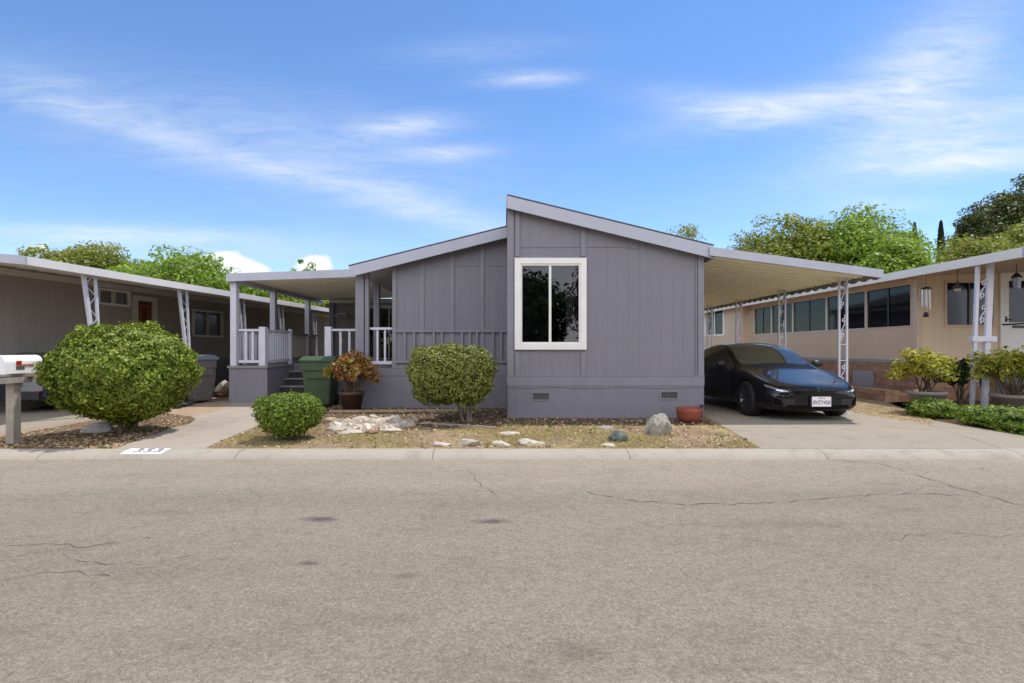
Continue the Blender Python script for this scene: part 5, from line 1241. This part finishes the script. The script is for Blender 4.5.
T('thin sparse tree with dark sprigs beside the house carport roof', 726, 792, 228, 34, 'leaf_tree_olive', .20, 60, 60, 105, group=G2, gap=.75)
T('yellow-green tree between the sparse tree and the big bright green one', 756, 840, 226, 32, 'leaf_tree_yellow', .26, 80, 110, 106, group=G2)
T('big bright green tree, fullest crown above the carport', 806, 915, 215, 30, 'leaf_tree_bright', .24, 130, 130, 107, group=G2)
T('light green tree sloping down to the tan home\'s roof', 862, 930, 240, 26, 'leaf_tree_bright', .22, 90, 110, 108, group=G2)
T('olive bushy tree right above the tan home\'s roof edge', 928, 1012, 241, 34, 'leaf_tree_olive', .24, 90, 110, 109, group=G2)
T('yellowish bushy tree at the foot of the dark oak', 985, 1075, 226, 38, 'leaf_tree_olive', .26, 90, 110, 110, group=G2)
T('huge dark oak with an open crown, tallest of all trees', 958, 1085, 170, 48, 'leaf_tree_oak', .34, 210, 110, 111, group=G2, gap=.9, trunk_r=.4, lo=.2)
T('small tuft of a tree peeking over the wing\'s sloping roof', 655, 715, 226, 40, 'leaf_tree_olive', .22, 40, 50, 112, group=G2, gap=.7)
T('green tree glimpsed beyond the porch railing at its far end', 300, 345, 300, 30, 'leaf_tree_olive', .22, 40, 60, 113, group=G1, lo=.1)
def cypress(label, px, pyt, Y, bz, wpx, seed):
    global rng
    rng = np.random.default_rng(seed); x = (px-505)*Y/512; zt = CH+(348-pyt)*Y/512; h = zt-bz; r = wpx*Y/1024
    t = thing('cypress', label, 'tree', (x, Y, bz), 0, 'cypresses on the hill'); k = 2600
    a = rng.uniform(0, 6.28, k); u = rng.random(k); rad = r*np.clip(1.35*(1-u)**.6*np.minimum(1, .35+u*4), 0, 1)*(1-.3*rng.random(k)**2)
    P = np.stack([x+rad*np.cos(a), Y+rad*np.sin(a), bz+h*(.04+.96*u)], 1); N = np.stack([np.cos(a), np.sin(a), np.full(k, .4)], 1)
    leaf_mesh('crown', 'leaf_cypress', P, N, .55, .5, .4, t, 1.5); MB().tube([(x,Y,bz-.5),(x,Y,bz+h*.8)], [.2,.05], 7).build('trunk', 'bark', t)
def hz(x, y): d = 1/(1+math.exp(-(y-82)/9)); s = 1/(1+math.exp(-(x-50)/10)); return -.4+19*d*s+.03*max(0, y-100)*s
for px, pt, wp, lb, sd_ in ((914.5,223,6,'small cypress standing apart from the others, above the big bright tree',121),(941,221.5,7,'tallest cypress on the hill, alone beside bare slope',122),(959,224.5,6.5,'broader of the paired cypresses on the hill',123),(963.8,224.5,4.5,'slimmer of the paired cypresses on the hill',124)):
    Yc = 92; xx = (px-505)*Yc/512; cypress(lb, px, pt, Yc, hz(xx, Yc)-.2, wp, sd_)
# trees on the far side of the street, behind the viewer: they show in the window panes
for i, (x, y, h, r) in enumerate(((.2,-13,6.8,3.4),(-6.5,-14,7.6,3.6),(7.5,-13,8.2,3.8),(14.5,-12,7.2,3.6),(-14,-13,7.5,3.6))):
    tree('street_tree', ('leafy tree across the street, mirrored in the big front window', 'leafy tree across the street, mirrored beside the window frame', 'leafy tree across the street, mirrored in the dark sedan', 'leafy tree across the street, mirrored in the tan home\'s street window', 'leafy tree across the street, facing the round bush')[i], 'tree', (x, y, -.1), h, (r, 2.6), 'leaf_tree_oak', .36, 190, 90, 130+i, .04, 'trees across the street', 1.2)

# house number painted on the kerb
ks = Vector((0, 6.47-6.60, -.002-.004)); th = math.atan2(-.006, -.13)
x0, x1 = gnd(129.5, 449.3)[0], gnd(170, 449.3)[0]
kb = bpy.data.objects['kerb']
pn = MB(); v = []
prof_k = [(6.597,.0062),(6.50,-.0015),(6.42,-.0195),(6.40,-.0265)]
for y_, z_ in prof_k: v += [(x0, y_, z_), (x1, y_, z_)]
pn.add(v, [(0,1,3,2),(2,3,5,4),(4,5,7,6)]); pk = pn.build('house_number', 'paint_white_kerb', kb)
cu = .142
text('353', 'lettering', 'digit_ink', .20, Matrix.Translation(((x0+x1)/2+.04, 6.497, .0022)) @ Matrix.Rotation(math.atan2(.024, .18), 4, 'X') @ Matrix.Diagonal((1.25, .92, 1, 1)), pk, .0006)
